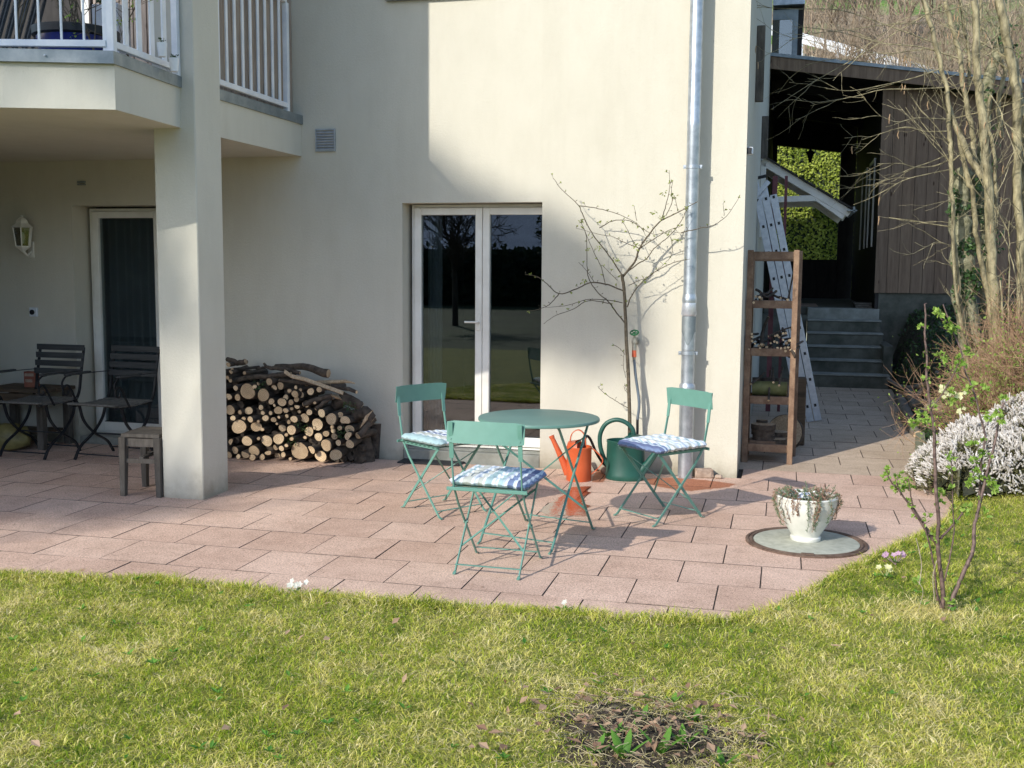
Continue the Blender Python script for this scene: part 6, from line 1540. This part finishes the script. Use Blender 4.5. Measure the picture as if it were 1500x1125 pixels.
# ---------------- multi-stemmed hazel
hz = thing('hazel_tree', 'multi stemmed bare hazel with catkins right of the shed', 'tree', (2.0, 10.0, .4))
H1 = lambda x, y: (1340+x/4.6875, y/4.6875); H2 = lambda x, y: (1340+x/4.6875, 220+y/4.6875)
HS = [([H2(350,1120),H2(335,900),H2(320,700),H2(310,500),H2(300,330),H2(330,200),H2(345,150)], .105, .075, 10.0, 10.05),
 ([H2(325,1120),H2(290,780),H2(265,500),H2(250,200),H2(245,0),H1(240,900),H1(215,600),H1(170,430),H1(130,250),H1(60,0)], .020, .022, 9.8, 9.7),
 ([H2(555,1100),H2(530,780),H2(510,480),H2(500,170),H2(480,0),H1(450,700),H1(430,500),H1(420,300),H1(410,0)], .050, .032, 9.7, 9.6),
 ([H2(510,1050),H2(450,750),H2(420,560),H2(400,300),H2(360,200),H1(300,930),H1(250,800),H1(215,620)], .026, .022, 9.9, 9.8),
 ([H2(470,180),H2(420,110),H2(360,10),H1(290,880),H1(240,760)], .035, .024, 9.75, 9.8),
 ([H2(405,1000),H2(400,700),H2(408,400),H2(405,0),H1(395,900),H1(345,650),H1(300,350),H1(250,150),H1(210,10)], .026, .024, 10.2, 10.1),
 ([H2(720,1100),H2(730,700),H2(710,350),H2(705,60),H1(700,700),H1(660,420),H1(620,200),H1(580,0)], .040, .042, 9.9, 9.8),
 ([H1(720,800),H1(700,600),H1(680,400)], .045, .045, 9.9, 9.9),
 ([H2(480,900),H2(490,600),H2(455,300),H1(480,900),H1(500,600),H1(580,300),H1(600,160)], .045, .06, 10.3, 10.3),
 ([H2(545,700),H2(555,300),H2(545,0),H1(500,850),H1(520,650)], .018, .016, 10.1, 10.1),
 ([H2(790,1100),H2(770,600),H2(750,300),H1(760,900),H1(780,300),H1(800,-50)], .03, .03, 10.1, 10.0),
 ([H1(600,950),H1(575,700),H1(620,500),H1(590,420)], .024, .02, 10.2, 10.2),
 ([H1(370,600),H1(375,400),H1(350,200),H1(320,0)], .018, .014, 10.3, 10.3), ([H1(450,200),H1(460,0)], .015, .013, 10.3, 10.3),
 ([H2(640,1100),H2(650,800),H2(645,480)], .008, .004, 9.6, 9.6), ([H2(600,1100),H2(590,900)], .01, .008, 9.6, 9.6),
 ([H2(710,1100),H2(690,850),H2(620,600),H2(540,540)], .008, .004, 9.7, 9.8), ([H2(300,1080),H2(262,600),H2(256,350)], .013, .01, 9.7, 9.7)]
tips = []
for i, (pl_, r0, r1, ya, yb) in enumerate(HS):
    k = len(pl_); pts_ = [on_y(x, y, ya+(yb-ya)*j/(k-1)) for j, (x, y) in enumerate(pl_)]
    # run the stem down to the soil
    if pl_[0][1] > 400: p = pts_[0]; pts_.insert(0, Vector((p.x*.55+2.05*.45, p.y+.1, ground_z(p.x, p.y)-.05)))
    P = smooth_path(pts_, 4); P = [p+rdir()*.008 for p in P]; b = MB(); rr = [q*.86*(1+R(-.07, .07)) for q in np.linspace(r0, r1, len(P))]
    if i == 0: rr = [r*1.15*(1+.12*math.sin(j*1.3)) for j, r in enumerate(rr)]
    b.tube(P, rr, 10); b.build('stem', M['bark_ivy'] if i in (0, 8) else M['bark_smooth'], hz, smooth=60)
    HS[i] = (pl_, r0, r1, ya, yb, P)
b = MB()
for i, (pl_, r0, r1, ya, yb, P) in enumerate(HS):
    for k in range(3 if r0 > .015 else 1):
        j = random.randint(len(P)//3, len(P)-1); d = Vector((R(-1, .8), R(-.6, .4), R(.1, .9))).normalized()
        grow(b, P[j], d, R(.4, 1.0), R(.003, .006), 2, .55, up=.05, segs=5, wig=.17, kids=(1, 3), tips=tips, minr=.0016)
# long low branches drooping to the left in front of the shed
for (s, e_, r, YY) in ((H1(300, 400), (1180, 40), .009, 9.7), (H1(150, 300), (1090, 10), .008, 9.6), (H1(220, 20), (1130, 160), .007, 9.5), (H1(200, 600), (1200, 150), .008, 9.6), (H1(240, 820), (1290, 170), .008, 9.6), (H1(180, 470), (1210, 130), .007, 9.4), (H1(100, 330), (1180, 95), .007, 9.9), (H1(30, 160), (1150, 60), .006, 9.5), (H1(370, 30), (1230, 90), .008, 9.6), (H2(250, 60), (1285, 240), .008, 9.9), (H2(250, 20), (1280, 270), .007, 10.0), (H2(255, 130), (1250, 300), .006, 9.8), (H1(235, 900), (1262, 205), .007, 10.), (H2(280, 690), (1340, 355), .004, 9.7), (H2(720, 420), (1455, 305), .004, 9.7), (H1(740, 400), (1430, 80), .007, 9.5), (H1(600, 780), (1500, 230), .007, 9.6), (H1(520, 650), (1490, 240), .008, 9.7)):
    a, c = on_y(*s, YY+.1), on_y(*e_, YY-.25); mid = (a+c)/2+Vector((0, 0, R(-.05, .12))); P = smooth_path([a, a.lerp(mid, .5)+rdir()*.03, mid, mid.lerp(c, .5)+rdir()*.04, c], 4)
    b.tube(P, list(np.linspace(r*.75, .0018, len(P))), 5, False)
    for k in range(3):
        j = random.randint(3, len(P)-1); d = (P[min(j+1, len(P)-1)]-P[j-1]).normalized()+rdir()*.5
        grow(b, P[j], d.normalized(), R(.2, .5), .0026, 1, .5, up=.0, segs=5, wig=.22, kids=(1, 3), tips=tips, minr=.0015)
for k in range(90):
    pl_, r0, r1, ya, yb, P = random.choice(HS); j = random.randint(len(P)//4, len(P)-1); d = Vector((R(-1, 1), R(-.7, .3), R(-.3, .8))).normalized()
    grow(b, P[j], d, R(.15, .5), .0022, 1, .6, up=.02, segs=5, wig=.28, kids=(1, 3), tips=tips, minr=.0012)
b.build('twigs', M['bark_smooth'], hz)
b = MB()
for q, d in random.sample(tips, min(len(tips), 70)):
    b.tube([q, q+Vector((R(-.01, .01), 0, -.03)), q+Vector((R(-.01, .01), 0, -R(.05, .08)))], [.003, .0045, .002], 5, True, R(0, 1))
b.build('catkins', M['catkin'], hz, kind='stuff')
# ivy on the thick stem
iv = MB(); P0 = HS[0][5]; P8 = HS[8][5]
for k in range(1500):
    P = P0 if random.random() < .8 else P8; f = random.random(); j = int(f*(len(P)-2)); c = P[j].lerp(P[j+1], random.random())
    a = R(-2.6, -.2); r = R(.09, .13); q = c+Vector((math.cos(a)*r+.02, math.sin(a)*r, 0))
    if mnoise.noise(q*5) < -.05: continue
    iv.leaf(q, rdir()+Vector((0, 0, -.3)), Vector((math.cos(a), math.sin(a), .3)), R(.025, .05), R(.02, .04), R(0, 1))
iv.build('ivy', M['ivy'], hz)

# ================================================================== HILLSIDE behind
def hill_z(x, y): return .6+min(y-26, 16)*.53+max(0, y-42)*.37+.8*mnoise.noise(Vector((x*.05, y*.05, 0)))
b = MB(); rows = []
for i in range(40):
    y = 26+4.2*i; rows.append([b.vert((x, y, hill_z(x, y))) for x in np.linspace(-60, 90, 46)])
for a, c in zip(rows, rows[1:]):
    for j in range(len(a)-1): b.face(a[j], a[j+1], c[j+1], c[j])
hill = b.build('hill', M['hill'], smooth=80, kind='structure')
# roadside crash barrier
gb = thing('crash_barrier', 'galvanised roadside crash barrier on the slope behind the shed', 'barrier', (6, 42, 6))
A_, B_ = on_y(1175, 52, 42), on_y(1330, 93, 38)
dv = (B_-A_).normalized(); A2 = A_-dv*6; B2 = B_+dv*10
for dz, w in ((0, .11), (-.20, .11)):
    b = MB(); b.strip([A2+Vector((0, 0, dz)), B2+Vector((0, 0, dz))], .16, .05, (0, -.25, 1)); b.build('rail', M['white_paint'], gb)
L_ = (B2-A2).length; k = 0
while k*2 < L_:
    p = A2+dv*2*k; b = MB(); b.box((p.x-.05, p.y+.03, p.z-1.2), (p.x+.05, p.y+.12, p.z+.1)); b.build('post', M['zinc'], gb); k += 1
b = MB(); q = [A2+Vector((0, .6, -.5)), B2+Vector((0, .6, -.5)), B2+Vector((0, 3.6, -.45)), A2+Vector((0, 3.6, -.45))]; b.poly(q)
q2 = [A2+Vector((0, .6, -3.5)), B2+Vector((0, .6, -3.5)), B2+Vector((0, .6, -.5)), A2+Vector((0, .6, -.5))]; b.poly(q2); b.build('road', M['concrete'], kind='structure')
# bare bushes on the slope
protos = []
for v in range(3):
    b = MB()
    for s in range(7):
        grow(b, Vector((R(-.3, .3), R(-.3, .3), -.2)), Vector((R(-.35, .35), R(-.35, .35), 1)).normalized(), R(2.0, 3.2), R(.03, .055), 3, .5, up=.12, segs=4, wig=.12, kids=(3, 4), minr=.007)
    protos.append(b)
hb_objs = []
spots = [(1195, 60, 33), (1222, 40, 35), (1250, 50, 36), (1290, 70, 34), (1320, 60, 37), (1350, 60, 33), (1185, 20, 44), (1215, 10, 46), (1245, 15, 45), (1275, 20, 47), (1310, 15, 46), (1340, 20, 45), (1375, 20, 46), (1400, 40, 36), (1430, 40, 37), (1470, 50, 35), (1500, 30, 38), (1265, 5, 55), (1400, 5, 54), (1460, 0, 52), (1380, 80, 31), (1450, 90, 31)]
for k, (px, py, Y) in enumerate(spots):
    p = on_y(px, py, Y); z = hill_z(p.x, Y)
    if k < 3: o = protos[k].build('bare_bush', M['twig_bg'], None); hb_objs.append(o)
    else: o = hb_objs[k % 3].copy(); COL.objects.link(o)
    o.location = (p.x, Y, z); sc_ = R(.7, 1.0) if Y < 40 else R(.8, 1.15); o.scale = (sc_, sc_, sc_); o.rotation_euler = (0, 0, R(0, 6.28))
    tag(o, 'bare leafless bush on the brown slope behind the shed roof', 'bush', 'bare bushes on the slope behind the shed')

# ================================================================== BALCONY CONTENTS
bp_ = thing('blue_plant_pot', 'large cobalt blue glazed pot on the balcony', 'pot', (-4.3, 5.9, 2.74))
pb = on_y(112, 66, 6.0)
b = MB(); b.lathe([(.15, 0), (.17, .01), (.21, .08), (.23, .16), (.235, .20), (.215, .205), (.21, .18), (.001, .16)], (pb.x, 6.0, 2.741), 40, cap1=False); b.build('body', M['blue_glaze'], bp_, smooth=40)
b = MB(); b.lathe([(.235, .19), (.255, .20), (.258, .245), (.24, .25), (.215, .215)], (pb.x, 6.0, 2.741), 40, cap0=False, cap1=False); b.build('rim', M['black_iron'], bp_, smooth=40)
pt = thing('balcony_plant', 'leafy green potted shrub growing in the blue pot', 'plant', (pb.x, 6.0, 2.95))
b = MB(); tips = []
for k in range(9): grow(b, Vector((pb.x+R(-.05, .05), 6.0+R(-.05, .05), 2.93)), Vector((R(-.5, .5), R(-.5, .3), 1)).normalized(), R(.35, .6), .006, 2, .6, segs=4, wig=.15, kids=(2, 4), tips=tips, minr=.002)
b.build('stems', M['bark_dark'], pt); b = MB()
for q, d in tips:
    for j in range(4): b.leaf(q+rdir()*.03, rdir(), rdir(), R(.03, .06), R(.02, .035), R(0, 1))
b.build('foliage', M['ivy'], pt)
bs_ = thing('thorny_shrub', 'twiggy balcony shrub poking through the white railing', 'plant', (-4.0, 5.75, 2.74))
b = MB(); tips = []
for (x, y) in ((-4.55, 5.45), (-4.35, 5.5), (-4.0, 5.72), (-3.92, 5.95)):
    for k in range(3): grow(b, Vector((x, y, 2.8)), Vector((R(-.4, .4), R(-.5, .2), 1)).normalized(), R(.25, .5), .005, 2, .7, segs=4, wig=.2, kids=(2, 3), tips=tips, minr=.002)
b.build('twigs', M['bark_dark'], bs_); b = MB()
for q, d in tips:
    for j in range(2): b.leaf(q+rdir()*.015, rdir(), rdir(), R(.015, .03), R(.01, .02), R(0, 1))
b.build('leaves', M['currant_leaf'], bs_)
wr = thing('folded_slatted_screen', 'dark folded slatted screen leaning on the balcony at the left', 'screen', (-4.9, 6.0, 2.74))
for k in range(16):
    b = MB(); f = k/15; x = -5.25+.55*f; b.bar((x, 6.0+.02*(k % 2), 2.75), (x+.16, 6.25, 3.75), .024, .016); b.build('slat', M['dark_slat'], wr)
b = MB(); b.box((-4.62, 6.6, 2.745), (-4.42, 6.75, 3.3), .005); b.build('white_box', M['white_paint'], label='white storage box standing at the back of the balcony', cat='box')
def hang_pot(x, y, z, label):
    o = thing('hanging_pot', label, 'pot', (x, y, z), 'tiny white pots on the balcony edge'); b = MB(); b.lathe([(.022, -.045), (.028, .0), (.031, .035), (.025, .036), (.022, .02), (.001, .018)], (x, y, z), 16, cap1=False); b.build('pot', M['white_paint'], o, smooth=50)
    b = MB()
    for k in range(30): b.leaf((x+R(-.015, .015), y+R(-.015, .015), z+R(.02, .06)), rdir(), rdir(), R(.012, .025), R(.008, .012), R(0, 1))
    b.build('sprig', M['ivy'], o); return o
p = on_x(233, 72, -3.70); hang_pot(p.x+.02, p.y, p.z, 'tiny white pot hung on the side railing left of the pillar')
p = on_x(251, 94, -3.70); hang_pot(p.x+.02, p.y, p.z, 'tiny white pot resting on the slab corner against the pillar')

# ================================================================== GARDEN BEHIND THE CAMERA (casts the dappled shade, mirrored in the glass)
def garden_tree(x, y, h, crown, dens, label, leafy=0, mat='twig_shade', rr=.16, cs=(1, 1, 1), cz=None):
    o = thing('garden_tree', label, 'tree', (x, y, 0), 'trees behind the garden')
    b = MB(); tips = []
    cz = cz or h*.62
    b.tube(smooth_path([(x, y, -.1), (x+R(-.1, .1), y, h*.3), (x+R(-.2, .2), y+R(-.2, .2), h*.6)], 4), list(np.linspace(rr, rr*.6, 9)), 8); b.build('trunk', M[mat], o)
    b = MB()
    for k in range(dens):
        a = R(0, 6.28); el = R(.15, 1.2); d = Vector((math.cos(a)*math.cos(el), math.sin(a)*math.cos(el), math.sin(el)))
        grow(b, Vector((x, y, R(h*.25, h*.58))), d, crown*R(.6, 1.0), rr*.35, 3, .55, up=.06, segs=4, wig=.14, kids=(3, 4), tips=tips, minr=.010)
    b.build('crown', M[mat], o)
    if leafy:
        b = MB()
        for k in range(leafy):
            v = rdir()*random.random()**.4; c = Vector((x+v.x*crown*cs[0], y+v.y*crown*cs[1], cz+v.z*crown*cs[2]))
            b.leaf(c, rdir(), rdir(), R(.12, .26), R(.07, .14), R(0, 1))
        b.build('foliage', M['dark_leaf'], o)
    return o
# s,v coordinates across the sunbeam: x = s + .54 y, z = v - .62 y
def at_sv(s, v, y): return s+.54*y, v-.62*y
def shade_cloud(name, label, blobs, y, n, L=(.10, .2)):
    o = None; cx_ = sum(b_[0] for b_ in blobs)/len(blobs); x0_, _ = at_sv(cx_, 0, y)
    o = thing(name, label, 'tree', (x0_, y, 0), 'trees behind the garden')
    b = MB(); tips = []
    b.tube([(x0_, y, -.1), (x0_+.1, y, 4), (x0_, y, at_sv(0, blobs[0][1], y)[1])], [.2, .15, .06], 8); b.build('trunk', M['twig_shade'], o)
    b = MB()
    for (s, v, r, w) in blobs:
        bx_, bz_ = at_sv(s, v, y); p = Vector((x0_, y, bz_*.6)); c = Vector((bx_, y, bz_)); b.tube(smooth_path([p, p.lerp(c, .5)+rdir()*.2, c], 3), [.05, .045, .04, .035, .03, .025, .02], 5)
        for k in range(int(n*w)):
            d = rdir()*random.random()**.45*r; q = c+d
            b2 = rdir(); b.tube([q, q+b2*R(.15, .4)], [.012, .004], 3, False)
    b.build('twigs', M['twig_shade'], o)
    b = MB()
    for (s, v, r, w) in blobs:
        bx_, bz_ = at_sv(s, v, y); c = Vector((bx_, y, bz_))
        for k in range(int(n*w*2.2)):
            d = rdir()*random.random()**.45*r; b.leaf(c+d, rdir(), rdir(), R(*L), R(.05, .10), R(0, 1))
    b.build('foliage', M['dark_leaf'], o)
    return o
b = MB(); rows = []
for i in range(40):
    x = -260+520*i/39; hgt = 24+9*math.sin(i*.37)+5*math.sin(i*.9+1); rows.append([b.vert((x, -130-30*j, (hgt*j/3 if j < 4 else hgt) - (1 if j == 0 else 0))) for j in range(4)])
for a, c in zip(rows, rows[1:]):
    for j in range(3): b.face(a[j], c[j], c[j+1], a[j+1])
M['far_hill'] = simple('far_hill_haze_blue', (.24, .31, .42), (.34, .42, .54), .05, 1, bs=0, space='World')  # pale blue of distant haze is put into the hill's base colour
b.build('far_hill', M['far_hill'], smooth=80, kind='structure')
shade_cloud('garden_tree', 'evergreen garden tree behind the camera shading the left of the facade', [(-8.6, 7.6, 1.25, 1.6), (-7.6, 6.9, .8, 1.1), (-7.0, 6.7, .55, .9), (-6.5, 6.5, .5, .8), (-6.1, 6.45, .45, .45), (-5.75, 6.2, .4, .14), (-9.8, 6.9, 1.3, 1.4), (-8.1, 6.0, .8, .9), (-9.8, 5.4, 1.1, 1.6), (-8.6, 5.5, .35, .10), (-8.3, 4.0, .5, .7), (-9.3, 3.9, .6, .9), (-10.4, 3.7, .8, 1.1), (-7.3, 3.8, .3, .07), (-8.2, 3.3, .4, .3), (-9.5, 3.2, .5, .4), (-7.3, 5.2, .25, .05), (-6.75, 6.7, .4, .4), (-11.2, 6.5, 1.4, 1.2), (-11.2, 4.6, 1.3, 1.8), (-9.0, 4.6, .7, 1.0), (-9.7, 4.3, .8, 1.1), (-12.8, 5.2, 1.5, 1.7), (-8.1, 6.3, .45, .5), (-8.1, 4.3, .35, .2), (-8.1, 3.75, .45, .22), (-9.5, 3.3, .7, .2), (-11.5, 3.2, 1.0, .35), (-7.2, 3.75, .35, .08)], -17, 900)
garden_tree(-5.5, -19, 8, 2.6, 14, 'bare garden tree behind the camera left of centre')
garden_tree(2.6, -21, 7, 2.4, 13, 'bare garden tree behind the camera reflected in the right pane')
garden_tree(-1.6, -23, 5.5, 1.8, 9, 'small evergreen tree behind the camera', leafy=2600, cs=(.6, .6, 1.2), cz=3.0)
garden_tree(6.5, -24, 9, 3, 12, 'tall bare garden tree far right behind the camera')
for (x, y, h, cr, lf, lb) in ((-8.5, -11, 4.2, 1.3, 0, 'low bare fruit tree behind the camera on the left'), (-5.2, -13.5, 5.0, 1.6, 0, 'bare fruit tree in the middle of the rear lawn'), (-2.4, -12, 3.2, 1.0, 900, 'round evergreen shrub on the rear lawn'), (.8, -14, 5.2, 1.7, 0, 'bare fruit tree on the right of the rear lawn'), (-7.2, -20, 6.5, 1.4, 3200, 'tall dark conifer at the back of the garden'), (-.2, -24, 9.0, 1.5, 3600, 'pointed dark conifer behind the hedge'), (-3.6, -9.5, 2.4, .9, 0, 'small bare shrub on the rear lawn'), (3.8, -12, 4.5, 1.5, 0, 'spreading bare tree at the right of the rear lawn')):
    garden_tree(x, y, h, cr, 9 if lf else 16, lb, leafy=lf, rr=.09, cs=(.8, .8, 1.0 if h < 4 else 2.2), cz=h*.55)
b = MB()
def hf2(): return Vector((R(-26, 16), -26+R(-.3, .3), R(.0, 2.4))), Vector((0, 1, .2))
leaf_cloud(b, 9000, hf2, (.2, .35), (.1, .2)); go = thing('boundary_hedge', 'dark boundary hedge behind the camera at the end of the lawn', 'hedge', (-4, -26, 0)); b.build('foliage', M['dark_leaf'], go, kind='stuff')
b = MB(); b.box((-26, -27.2, 0), (16, -26.3, 2.3)); b.build('inner_mass', M['dark_leaf'], go)
